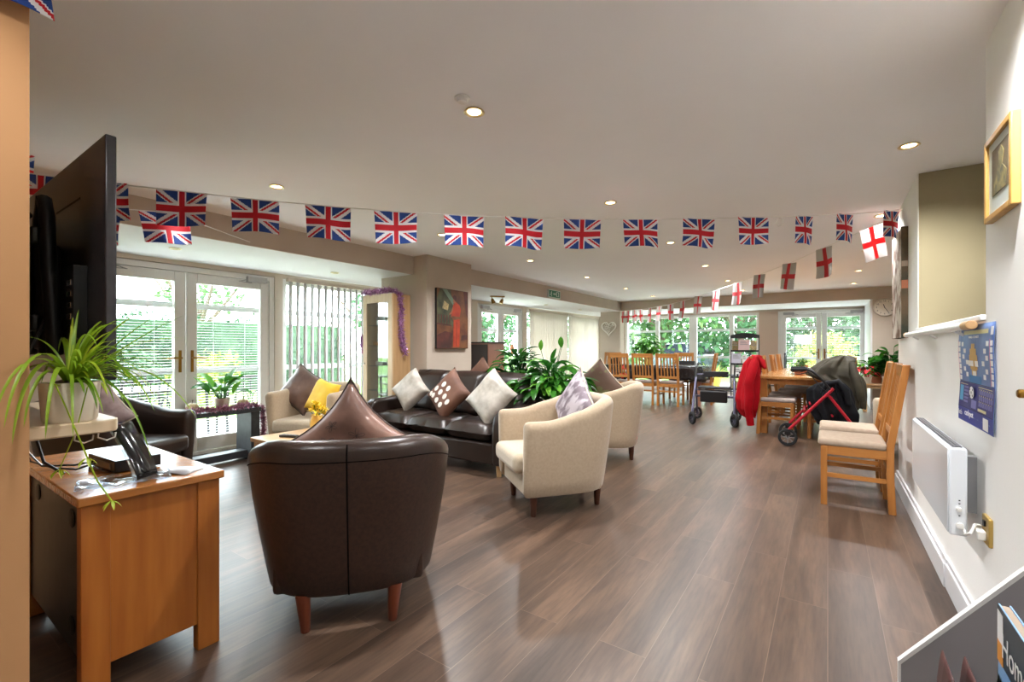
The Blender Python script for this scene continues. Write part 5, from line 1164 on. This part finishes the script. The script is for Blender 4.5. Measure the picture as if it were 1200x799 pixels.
b = MB(); Rx = Matrix.Rotation(R(-90), 3, 'X'); b.lathe([(0.0001, 0), (0.018, 0), (0.018, 0.005), (0.007, 0.008), (0.007, 0.03), (0.012, 0.034), (0.0125, 0.044), (0.009, 0.048), (0.0001, 0.049)], 18, M=Rx); b.build('knob', M['brass'], t)

# football wall chart
t = thing('wall_chart', 'blue football tournament wall chart pinned to the right wall', 'poster', (XR, 2.51, 0.84), R(-90))
# local x runs from the far side to the near side when seen from the room, local -y points into the room
PW, PH = 0.53, 0.40
def bow(x, z): return -0.003 - 0.012 * max(0, (x / PW)) ** 2 * (1 + 0.5 * math.sin(z * 12)) - 0.003 * math.sin(z * 22 + 1)
def pq(b, x0, x1, z0, z1, k, m=0):
    nx = max(1, int((x1 - x0) / 0.05)); nz = max(1, int((z1 - z0) / 0.05)); o = len(b.v)
    for i in range(nx + 1):
        for j in range(nz + 1):
            x = x0 + (x1 - x0) * i / nx; z = z0 + (z1 - z0) * j / nz; b.v.append((x, bow(x, z) - 0.0006 * k, z))
    for i in range(nx):
        for j in range(nz): a = o + i * (nz + 1) + j; b.f.append([a, a + nz + 1, a + nz + 2, a + 1]); b.m.append(m)
b = MB(); b.grid(lambda u, v: (-PW / 2 + PW * u, bow(-PW / 2 + PW * u, PH * v), PH * v), 14, 14); o = b.build('sheet', M['poster_blue'], t); md = o.modifiers.new('solid', 'SOLIDIFY'); md.thickness = 0.0008
b = MB(); pq(b, -PW / 2, PW / 2, 0.06, 0.165, 1); b.build('table_panel', M['poster_navy'], t)
b = MB(); pq(b, -PW / 2, PW / 2, 0.0, 0.06, 1); b.build('foot_band', M['poster_band'], t)
b = MB(); pq(b, -0.25, 0.25, 0.166, 0.168, 2); pq(b, -PW / 2, PW / 2, 0.059, 0.0605, 2); b.build('rule_lines', M['ink'], t)
bx_ = []
for i in range(7):
    z = 0.172 + 0.024 * i; bx_ += [(-0.256, -0.222, z, z + 0.019, 2), (0.222, 0.256, z, z + 0.019, 2)]
for q in (-1, 1):
    for x, z in ((0.185, 0.315), (0.15, 0.287), (0.175, 0.262), (0.12, 0.24), (0.165, 0.212), (0.13, 0.19)): bx_.append((q * x - 0.018, q * x + 0.018, z, z + 0.018, 2))
bx_ += [(-0.1, -0.02, 0.235, 0.257, 3), (0.0, 0.05, 0.235, 0.257, 3), (-0.04, 0.01, 0.198, 0.216, 3), (0.222, 0.256, 0.355, 0.385, 2), (-0.25, -0.22, 0.365, 0.385, 2), (0.13, 0.205, 0.006, 0.05, 3)]
for q in bx_: b = MB(); pq(b, *q); b.build('match_box', M['paper'], t)
b = MB(); pq(b, -0.262, -0.257, 0.17, 0.34, 2); pq(b, 0.214, 0.221, 0.17, 0.34, 2); b.build('pink_edges', M['poster_pink'], t)
b = MB()
for z0, z1, w0 in ((0.2, 0.222, 0.05), (0.222, 0.25, 0.075), (0.25, 0.28, 0.085), (0.28, 0.305, 0.065), (0.305, 0.325, 0.035)): pq(b, -0.02 - w0 / 1.4, -0.02 + w0 / 1.4, z0, z1, 2)
b.build('cup_picture', M['poster_gold'], t)
b = MB(); pq(b, -0.1, 0.08, 0.168, 0.198, 2); b.build('globe_picture', M['poster_teal'], t)
for q in ((-0.17, 0.19, 0.362, 0.378, 2), (-0.24, -0.12, 0.155, 0.158, 3), (0.04, 0.24, 0.155, 0.158, 3), (0.05, 0.17, 0.066, 0.076, 3)): b = MB(); pq(b, *q); b.build('heading_bar', M['poster_cream'], t)
b = MB(); pq(b, -0.245, -0.19, 0.085, 0.15, 2)
b.build('cyan_column', M['poster_cyan'], t)
b = MB()
for i in range(5): z = 0.082 + 0.0145 * i; pq(b, -0.18, -0.11, z, z + 0.009, 2)
b.build('table_rows', M['poster_lilac'], t); b = MB(); pq(b, -0.055, 0.02, 0.068, 0.1, 2); b.build('notes_box', M['poster_lilac'], t); b = MB()
for i in range(7):
    for j in range(3): pq(b, 0.055 + 0.028 * i, 0.075 + 0.028 * i, 0.084 + 0.023 * j, 0.1 + 0.023 * j, 2)
b.build('table_cells', M['poster_lilac'], t)
b = MB()
for i in range(7):
    for j in range(3): pq(b, 0.057 + 0.028 * i, 0.066 + 0.028 * i, 0.1 + 0.023 * j, 0.105 + 0.023 * j, 3)
b.build('cell_heads', M['poster_cream'], t)
b = MB(); b.lathe([(0.0001, 0.0), (0.02, 0)], 20, (-0.03, -0.0085, 0.13), 0, Matrix.Rotation(R(90), 3, 'X') @ Matrix.Diagonal((1.7, 1.2, 1)), cap=False); fb = b.build('football', M['paper'], t)
b = MB()
for x, z in ((-0.03, 0.13), (-0.052, 0.142), (-0.012, 0.118), (-0.01, 0.142), (-0.048, 0.115)): b.lathe([(0.0001, 0), (0.0055, 0)], 5, (x, -0.0095, z), 0, Matrix.Rotation(R(90), 3, 'X'), cap=False)
b.build('football_patch', M['ink'], fb)
text_part('lettering', 'cashpot', 0.034, M['paper'], t, (-0.06, -0.011, 0.042), (PI / 2, 0, 0), 0.0004, 1.25)
text_part('lettering', "let's", 0.03, M['paper'], t, (-0.21, -0.0095, 0.034), (PI / 2, 0, 0), 0.0004, 1.2)
text_part('lettering', 'WALL CHART', 0.012, M['paper'], t, (0.01, -0.0105, 0.35), (PI / 2, 0, 0), 0.0004, 2.0)

# framed print nearest the camera and the thick canvas by the room's end
t = thing('picture_frame', 'oak framed sepia print with white mount high on the right wall', 'picture', (XR, 2.145, 1.585), R(-90))
b = MB(); w, h_, f = 0.145, 0.285, 0.02
b.box(-w, -w + f, -0.024, 0, 0, h_); b.box(w - f, w, -0.024, 0, 0, h_); b.box(-w + f, w - f, -0.024, 0, 0, f); b.box(-w + f, w - f, -0.024, 0, h_ - f, h_); b.build('frame', M['frame_oak'], t, bevel=0.003)
b = MB(); b.box(-w + f, w - f, -0.014, -0.002, f, h_ - f); b.build('mount', M['paper'], t)
b = MB(); b.box(-0.085, 0.085, -0.0155, -0.014, 0.08, h_ - 0.05); pr = b.build('print', M['print_sepia'], t)
b = MB(); b.prism([(-0.05, 0.081), (0.06, 0.081), (0.075, 0.13), (0.03, 0.16), (0.045, 0.2), (0.02, 0.225), (-0.01, 0.21), (-0.005, 0.17), (-0.06, 0.12)], -0.0165, -0.0152); b.build('printed_figure', M['print_tan'], pr)
b = MB(); b.box(-w + f, w - f, -0.018, -0.0172, f, h_ - f); b.build('glass', M['glass'], t)
t = thing('canvas_picture', 'thick pale abstract canvas at the far end of the right wall', 'painting', (XR, 4.62, 1.22), R(-90))
b = MB(); b.box(-0.27, 0.27, -0.04, 0, 0, 0.81); b.build('canvas_edge', M['canvas_edge'], t, bevel=0.002)
b = MB(); b.box(-0.268, 0.268, -0.0415, -0.04, 0.002, 0.808); b.build('front', M['canvas_pale'], t)
b = MB(); b.box(0.2705, 0.2712, -0.038, -0.002, 0.52, 0.56); b.build('edge_patch', M['chair_cushion'], t)
b = MB(); b.box(0.2705, 0.2712, -0.038, -0.002, 0.36, 0.42); b.build('edge_patch', M['terracotta'], t)

# leaflet rack close to the camera
t = thing('leaflet_rack', 'grey sided leaflet rack with pale edges against the right wall', 'rack', (0.0, 1.2, 0))
sl = [(0.121, 0.0), (0.47, 0.0), (0.47, 0.98), (0.121, 0.515)]
def rack_side(y):
    b = MB(); b.prism(sl, y, y + 0.012); o = b.build('side_panel', M['rack_grey'], t)
    e = MB(); e.bar((0.119, y + 0.006, 0.516), (0.47, y + 0.006, 0.983), 0.014, 0.006, up=(-0.8, 0, 0.6)); e.bar((0.119, y + 0.006, 0.0), (0.119, y + 0.006, 0.517), 0.014, 0.004, up=(1, 0, 0)); e.build('edge_strip', M['rack_edge'], o)
rack_side(0.0); rack_side(-0.62)
b = MB(); b.box(0.46, 0.47, -0.61, 0.0, 0.0, 0.95); b.build('back_panel', M['rack_grey'], t)
for x, z, h_ in ((0.13, 0.38, 0.12), (0.222, 0.45, 0.14), (0.36, 0.62, 0.16)):
    b = MB(); b.box(x, x + 0.088, -0.608, 0.0, z - 0.01, z); b.build('tray', M['rack_grey'], t)
    b = MB(); b.box(x - 0.006, x, -0.608, 0.0, z - 0.01, z + 0.03); b.build('tray_lip', M['rack_edge'], t)
for x, lean, s in ((0.1655, 0.0, 'maroon folded leaflet standing open at the front of the leaflet rack, nearer its lip'), (0.194, 0.0, 'maroon folded leaflet standing open in the front of the leaflet rack, nearer the magazine')):
    t2 = thing('folded_leaflet', s, 'leaflet', (x, 1.09, 0.3805), 0, 'folded leaflets in the rack')
    half = lambda v: 0.013 * (1 - v ** 1.8) ** 0.75
    b = MB()
    for sgn in (-1, 1): b.grid(lambda u, v: (sgn * half(v) + 0.0007 * sgn, -0.1 * u, 0.238 * v), 4, 16)
    o = b.build('cover', M['leaflet_maroon'], t2, ang=80); md = o.modifiers.new('solid', 'SOLIDIFY'); md.thickness = 0.001
    b = MB()
    for sgn in (-1, 1): b.tube([(sgn * (half(v) + 0.0012), -0.1, 0.238 * v) for v in [q / 14 for q in range(15)]], 0.0016, 5)
    b.build('fold_edge', M['leaflet_edge'], t2)
t = thing('magazine', 'homes magazine with a blue cover standing in the leaflet rack', 'magazine', (0.230, 0.965, 0.4505), R(0))
# local x = thickness (cover faces -x and camera), local y along the wall
Rm = Matrix.Rotation(R(0), 4, 'Z')
WM, HM, TM = 0.21, 0.28, 0.014
zt = HM
b = MB(); b.box(0.002, TM - 0.001, -WM / 2 + 0.001, WM / 2 - 0.002, 0.001, HM - 0.002); b.build('pages', M['chair_cushion'], t)
b = MB(); b.box(0, 0.002, -WM / 2, WM / 2, 0, HM); b.box(TM - 0.001, TM + 0.001, -WM / 2, WM / 2, 0, HM); cv = b.build('cover', M['mag_blue'], t)
b = MB(); b.box(-0.0008, 0.0, -WM / 2, WM / 2, HM * 0.68, HM); b.build('title_band', M['mag_navy'], cv)
b = MB(); b.box(-0.0014, 0.0, WM / 2 - 0.03, WM / 2 - 0.002, HM * 0.68, HM * 0.8); b.build('orange_flash', M['mag_orange'], cv); b = MB(); b.box(-0.0014, 0.0, -WM / 2 + 0.02, -WM / 2 + 0.06, HM * 0.62, HM * 0.74); b.build('orange_flash', M['mag_orange'], cv)
b = MB(); b.box(-0.0014, 0.0, WM / 2 - 0.03, WM / 2 - 0.002, HM * 0.8, HM * 0.97); b.build('white_flash', M['paper'], cv); b = MB(); b.box(-0.0018, 0.0, -WM / 2 + 0.02, -WM / 2 + 0.06, HM * 0.74, HM * 0.84); b.build('white_flash', M['paper'], cv)
b = MB(); rd = random.Random(2)
for (y, z, r) in ((0.085, 0.1, 0.03), (0.09, 0.15, 0.02), (-0.06, 0.06, 0.05), (-0.08, 0.11, 0.03), (0.02, 0.02, 0.03)):
    for k in range(30): b.add([Vector((-0.001, y + rd.gauss(0, r * 0.5), z + rd.gauss(0, r * 0.6))) + Vector((0, rd.uniform(-0.006, 0.006), rd.uniform(-0.006, 0.006))) for q in range(3)], [(0, 1, 2)])
b.box(-0.0012, 0, 0.03, 0.045, 0.02, 0.12); b.build('cover_trees', M['mag_tree'], cv)
text_part('lettering', 'Home', 0.055, M['paper'], cv, (-0.0016, 0.02, HM * 0.8), (PI / 2, 0, -PI / 2), 0.0003, 0.85)

# ------------------------------------------------------------------ bunting
def jack(x, y):
    if y < 0 or (y == 0 and x < 0): x, y = -x, -y
    if abs(x) < 3 or abs(y) < 3: return 0
    if abs(x) < 5 or abs(y) < 5: return 1
    s = (y + x / 2) / 1.118 if x < 0 else (y - x / 2) / 1.118
    if (x < 0 and -2 < s < 0) or (x > 0 and 0 < s < 2): return 0
    return 1 if abs(s) < 3 else 2
def george(x, y): return 1 if (abs(x) < 2.9 or abs(y) < 2.1) else 0
def flag_mesh(name, w, h_, fn, mats, nx, ny, wave, ph, k=1.0, ex=60, ey=30):
    b = MB()
    def P(u, v):
        d = v ** 0.7
        return (w * (u - 0.5) * (1 - 0.05 * d), wave * d * math.sin(2 * PI * u * k + ph) + 0.3 * wave * d * math.sin(5 * v + ph), -h_ * v + 0.008 * d * math.sin(3.3 * u + ph))
    b.grid(P, nx, ny, mf=lambda i, j: fn(((i + 0.5) / (nx - 1) - 0.5) * ex, (0.5 - (j + 0.5) / (ny - 1)) * ey))
    return b.mesh(name, mats, 80)
JM = [M['flag_red'], M['flag_white'], M['flag_blue']]
JMESH = [flag_mesh('flag', 0.255, 0.19, jack, JM, 73, 45, wv, ph) for wv, ph in ((0.014, 0.4), (0.02, 2.2), (0.01, 4.0))]
JSMALL = flag_mesh('flag', 0.16, 0.205, jack, JM, 61, 61, 0.012, 1.1)
def hang(root, me, p, ang, roll=0.0, tilt=0.0):
    o = bpy.data.objects.new('flag', me); COL.objects.link(o); o.parent = root
    o.location = p; o.rotation_euler = Euler((tilt, roll, ang), 'XYZ')
    md = o.modifiers.new('solid', 'SOLIDIFY'); md.thickness = 0.0006
    return o
t = thing('bunting', 'string of red, white and blue crossed flags right across the room below the ceiling', 'bunting')
FL = [(-3.43, 0.57, 2.063), (-3.24, 0.77, 2.042), (-2.97, 1.05, 2.022), (-2.71, 1.32, 2.0), (-2.44, 1.61, 1.987), (-2.17, 1.89, 1.978), (-1.88, 2.19, 1.976), (-1.61, 2.47, 1.986), (-1.34, 2.76, 2.0), (-1.05, 3.06, 2.023), (-0.74, 3.38, 2.05), (-0.44, 3.69, 2.085), (-0.14, 4.02, 2.123), (0.11, 4.28, 2.157), (0.41, 4.60, 2.21)]
AN = math.atan2(3.61, 3.45)
rd = random.Random(6)
for i, p in enumerate(FL):
    small = i >= 12
    hang(t, JSMALL if small else JMESH[i % 3], p, AN + (R(4) if small else rd.uniform(-0.1, 0.1)), rd.uniform(-0.03, 0.03), rd.uniform(-0.05, 0.05))
pts = [(-3.72, 0.285, 2.1)]
for p in FL: pts.append((p[0], p[1], p[2] + 0.001))
pts.append((0.478, 4.67, 2.235))
b = MB(); b.tube(pts, 0.0035, 5); b.build('string', M['string_white'], t)
b = MB(); q = Vector((-0.29, 3.85, 2.1)); b.tube([q + Vector((0.02 * math.cos(a), 0.02 * math.sin(a) * 1.05, -0.035 + 0.035 * math.sin(a))) for a in [2 * PI * k / 12 for k in range(13)]], 0.003, 5); b.build('knot_loop', M['string_white'], t)
t = thing('bunting', 'second, lower string of crossed flags by the television', 'bunting')
F2 = [(-3.38, 1.10, 1.99, -0.16, R(38)), (-3.40, 0.78, 1.94, 0.1, 0.0), (-3.45, 0.6, 1.95, 0.0, 0.0), (-3.53, 0.46, 2.2, 0.0, R(70))]
for x, y, z, r_, a in F2: hang(t, JMESH[1], (x, y, z), AN + a, r_, 0.0)
b = MB(); b.tube([(-4.198, 2.0, 2.08), (-3.36, 1.12, 1.987), (-3.40, 0.78, 1.942), (-3.45, 0.6, 1.952), (-3.53, 0.46, 2.202), (-3.55, 0.285, 2.24)], 0.003, 5); b.build('string', M['string_white'], t)
t = thing('bunting', 'nearest crossed flag pinned at the top of the wall end coloured as lamplit', 'bunting')
hang(t, JMESH[0], (-1.772, 0.175, 2.235), R(90), R(-8)); b = MB(); b.tube([(-1.77, -0.05, 2.262), (-1.772, 0.175, 2.236), (-1.78, 0.3, 2.262)], 0.003, 5); b.build('string', M['string_white'], t)
EM = [flag_mesh('flag', 0.19, 0.28, george, [M['england_white'], M['england_red']], 24, 30, wv, ph, 1.0, 30, 30) for wv, ph in ((0.016, 0.3), (0.02, 2.0), (0.013, 4.4))]
t = thing('bunting', 'string of white flags with red crosses running back over the dining tables', 'bunting')
E_ = [(0.30, 4.89, 2.165), (-0.03, 5.33, 2.11), (-0.34, 5.74, 2.055), (-0.67, 6.17, 2.02), (-0.96, 6.55, 1.99), (-1.31, 7.01, 1.96), (-1.64, 7.44, 1.94), (-1.98, 7.88, 1.925), (-2.31, 8.31, 1.92), (-2.63, 8.74, 1.93), (-2.94, 9.15, 1.945), (-3.32, 9.65, 1.965), (-3.54, 9.93, 1.985), (-3.84, 10.33, 2.01), (-4.1, 10.68, 2.03)]
AE = math.atan2(6.1, -4.65)
for i, p in enumerate(E_): hang(t, EM[i % 3], p, AE + rd.uniform(0.0, 0.28), R(rd.uniform(-6, 6)), rd.uniform(-0.1, 0.1))
b = MB(); b.tube([(0.478, 4.68, 2.225)] + [(x, y, z + 0.001) for x, y, z in E_] + [(-4.198, 10.8, 2.06)], 0.0035, 5); b.build('string', M['string_white'], t)

# ------------------------------------------------------------------ outside
boxes('ground_lawn', M['lawn'], (-60, 40, -30, 60, -0.16, -0.13))
boxes('ground_paving', M['paving'], (-8.6, -5.68, -6, 13, -0.13, -0.1), (-8.6, 8, 12.66, 17.5, -0.13, -0.1))
def clump(b, c, r, n, rd, size, sz=(1, 1, 1), shell=0.55, m=0):
    for i in range(n):
        d = Vector((rd.gauss(0, 1), rd.gauss(0, 1), rd.gauss(0, 1))).normalized(); k = rd.uniform(shell, 1) * (1 + 0.22 * mnoise.noise(d * 2.2 + Vector(c)))
        p = Vector(c) + Vector((d.x * r * sz[0], d.y * r * sz[1], d.z * r * sz[2])) * k
        a = Vector((rd.gauss(0, 1), rd.gauss(0, 1), rd.gauss(0, 1))).normalized(); e = a.cross(d); e = e.normalized() if e.length > 1e-3 else Vector((1, 0, 0))
        s = size * rd.uniform(0.6, 1.3); f_ = (a + d * 0.5).normalized()
        b.add([p - e * s * 0.5, p + f_ * s, p + e * s * 0.5, p - f_ * s * 0.8], [(0, 1, 2, 3)], m)
def tree(name, label, cat, loc, blobs, m, n, size, trunk=None, seed=1, grp=None, sz=(1, 1, 1)):
    rd = random.Random(seed); t = thing(name, label, cat, loc, 0, grp)
    b = MB()
    for (x, y, z, r) in blobs: clump(b, (x, y, z), r, int(n * r * r), rd, size, sz)
    b.build('foliage', m, t, ang=5)
    if trunk:
        b = MB(); b.tube([(0, 0, 0), (0.1, 0, trunk * 0.5), (0.0, 0.1, trunk)], [0.2, 0.15, 0.1], 8)
        for k in range(5): a = k * 1.3; b.tube([(0.05, 0, trunk * 0.6), (math.cos(a) * 0.8, math.sin(a) * 0.8, trunk * 0.95), (math.cos(a) * 1.6, math.sin(a) * 1.6, trunk * 1.35)], [0.1, 0.07, 0.03], 6)
        b.build('trunk', M['trunk'], t)
    return t
# clipped hedge beyond the lawn on the left
rd = random.Random(31); t = thing('hedge', 'tall clipped green hedge across the lawn beyond the near garden doors', 'hedge', (-14.6, 5.2, -0.13)); b = MB()
for k in range(30): clump(b, (rd.uniform(-0.2, 0.2), -4.3 + 0.3 * k, 1.0 + 0.06 * math.sin(k)), 0.95, 330, rd, 0.085, (0.7, 0.7, 1.32 + 0.05 * math.sin(k * 1.7)))
b.build('foliage', M['hedge_leaf'], t, ang=5); b = MB(); b.box(-0.4, 0.4, -4.6, 4.7, 0, 2.0); b.build('inner_growth', M['hedge_leaf'], t)
tree('conifer', 'pointed green conifer at the left of the near garden doors', 'tree', (-13.2, 1.75, -0.13), [(0, 0, 0.7, 0.95), (0, 0, 1.4, 0.85), (0.0, 0.05, 2.1, 0.62), (0, 0, 2.65, 0.36), (0, 0, 2.95, 0.16)], M['conifer_leaf'], 700, 0.09, None, 41)
tree('garden_shrub', 'green garden shrub between the conifer and the hedge', 'shrub', (-13.4, 3.0, -0.13), [(0, 0, 0.9, 0.9), (0.2, 0.6, 0.7, 0.75), (-0.5, 0.2, 1.4, 0.7)], M['hedge_leaf'], 600, 0.09, None, 42)
tree('garden_shrub', 'round yellow-green shrub on the lawn before the hedge', 'shrub', (-11.6, 4.55, -0.13), [(0, 0, 0.6, 0.62), (0.1, 0.3, 0.75, 0.5), (0, -0.4, 0.45, 0.42)], M['lime_leaf'], 900, 0.08, None, 43)
tree('garden_tree', 'loose distant tree showing above the hedge through the near garden doors', 'tree', (-19.5, 7.4, -0.13), [(0, 0, 3.5, 1.0), (0.3, 0.9, 3.1, 0.7), (0, -0.7, 3.2, 0.6)], M['conifer_leaf'], 150, 0.14, 3.0, 44)
tree('garden_tree', 'tree behind the open slatted blind', 'tree', (-14.0, 11.4, -0.13), [(0, 0, 2.7, 1.4), (0.4, 1.2, 3.4, 1.3), (0, 2.4, 2.6, 1.5), (0.3, 0.9, 1.3, 1.3)], M['tree_leaf'], 240, 0.14, 2.4, 45)
tree('garden_tree', 'tree beyond the far garden doors on the left side', 'tree', (-12.5, 16.0, -0.13), [(0, 0, 2.4, 1.7), (0.4, 1.9, 3.4, 1.8), (0.2, -1.4, 1.4, 1.4), (0, 1.6, 1.3, 1.5)], M['tree_leaf'], 230, 0.15, 2.4, 46)
for i, (x, y, s, sd) in enumerate(((-9.3, 21.5, 'broad pale tree outside the back windows, farthest to the left', 51), (-6.3, 21.0, 'broad tree outside the back windows behind the long table plant', 52), (-3.2, 22.0, 'broad tree with a forked trunk outside the back windows over the head chair', 53), (-0.4, 23.5, 'broad pale tree outside behind the back garden doors', 54), (2.6, 22.5, 'broad tree outside the back garden doors, farthest to the right', 55))):
    tree('garden_tree', s, 'tree', (x, y, -0.13), [(0, 0, 3.4, 1.8), (-1.3, 0.2, 2.5, 1.4), (1.3, 0.0, 2.7, 1.5), (0.2, 0.4, 5.0, 1.6), (0.6, -0.3, 1.3, 1.2), (-1.0, -0.3, 1.1, 1.1)], M['tree_leaf'] if i % 2 == 0 else M['conifer_leaf'], 190, 0.17, 3.0, sd, 'trees outside the back windows')
tree('garden_shrub', 'clipped round yellow-green bush outside the back garden doors', 'shrub', (-0.05, 15.6, -0.13), [(0, 0, 0.95, 0.82)], M['lime_leaf'], 2200, 0.07, None, 61)
rd = random.Random(33); t = thing('hedge', 'low dark hedge running behind the trees outside the back windows', 'hedge', (-3.5, 25.5, -0.13)); b = MB()
for k in range(26): clump(b, (-9 + 0.8 * k, 0, 1.2), 1.2, 260, rd, 0.16, (0.8, 0.6, 1.0))
b.build('foliage', M['hedge_leaf'], t, ang=5)
# parked car seen low through the back windows
t = thing('parked_car', 'grey parked car low behind the back windows', 'car', (-5.2, 22.2, -0.13), R(78))
b = MB(); b.prism([(-2.0, 0.3), (2.0, 0.3), (2.05, 0.65), (1.9, 0.85), (1.1, 0.95), (-1.7, 0.98), (-2.05, 0.8)], -0.85, 0.85); b.build('body', M['car_grey'], t, bevel=0.08, seg=3)
b = MB(); b.prism([(-1.6, 0.96), (1.0, 0.94), (0.3, 1.42), (-1.1, 1.45)], -0.72, 0.72); b.build('cabin', M['car_glass'], t, bevel=0.06, seg=3)
b = MB(); b.prism([(-1.1, 1.44), (0.3, 1.41), (0.1, 1.48), (-0.95, 1.5)], -0.66, 0.66); b.build('roof', M['car_grey'], t, bevel=0.02)
for x in (-1.25, 1.25):
    for y in (-0.86, 0.86): b = MB(); b.lathe([(0.0001, -0.09), (0.2, -0.09), (0.31, -0.08), (0.32, 0), (0.31, 0.08), (0.0001, 0.09)], 20, (x, y, 0.32), 0, Matrix.Rotation(R(90), 3, 'X')); b.build('wheel', M['rubber'], t)
# black metal patio furniture beyond the near garden doors
t = thing('patio_table', 'dark slatted patio table on the paving beyond the near garden doors', 'table', (-7.1, 2.3, -0.1), R(90))
b = MB()
for k in range(9): b.box(-0.75, 0.75, -0.4 + 0.09 * k, -0.32 + 0.09 * k, 0.7, 0.725)
b.build('tabletop', M['black_metal'], t)
for x in (-0.65, 0.65):
    for y in (-0.3, 0.3): b = MB(); b.tube([(x, y, 0), (x * 0.95, y, 0.7)], 0.02, 8); b.build('leg', M['black_metal'], t)
def patio_chair(label, loc, rz):
    t = thing('patio_chair', label, 'chair', loc, rz, 'patio chairs')
    b = MB()
    for k in range(6): b.box(-0.24, 0.24, -0.22 + 0.075 * k, -0.16 + 0.075 * k, 0.42, 0.44)
    b.build('seat', M['black_metal'], t)
    for s in (-1, 1):
        b = MB(); b.tube([(s * 0.25, -0.27, 0), (s * 0.25, -0.22, 0.42), (s * 0.25, -0.3, 0.9)], 0.015, 8); b.build('rear_leg', M['black_metal'], t)
        b = MB(); b.tube([(s * 0.26, 0.22, 0), (s * 0.26, 0.22, 0.55), (s * 0.26, 0.16, 0.64), (s * 0.26, 0.02, 0.66), (s * 0.26, -0.24, 0.62)], 0.015, 8); b.build('arm', M['black_metal'], t)
        b = MB(); b.tube([(s * 0.1 + 0.08 * math.cos(q), -0.27, 0.6 + 0.1 * math.sin(q)) for q in [2 * PI * z / 12 for z in range(13)]], 0.008, 6); b.build('back_scroll', M['black_metal'], t)
    b = MB(); b.tube([(-0.25, -0.3, 0.88), (0.25, -0.3, 0.88)], 0.015, 8); b.tube([(-0.25, -0.25, 0.48), (0.25, -0.25, 0.48)], 0.012, 8)
    for k in range(5): b.tube([(-0.16 + 0.08 * k, -0.25, 0.48), (-0.16 + 0.08 * k, -0.295, 0.88)], 0.007, 6)
    b.build('back_rail', M['black_metal'], t)
    return t
p0 = patio_chair('black metal patio chair on the house side of the dark table, left', (-6.35, 1.85, -0.1), R(90))
dup(p0, (-6.35, 2.95, -0.1), R(80), 'black metal patio chair on the house side of the dark table, right')
dup(p0, (-7.95, 2.2, -0.1), R(-90), 'black metal patio chair on the lawn side of the dark table')
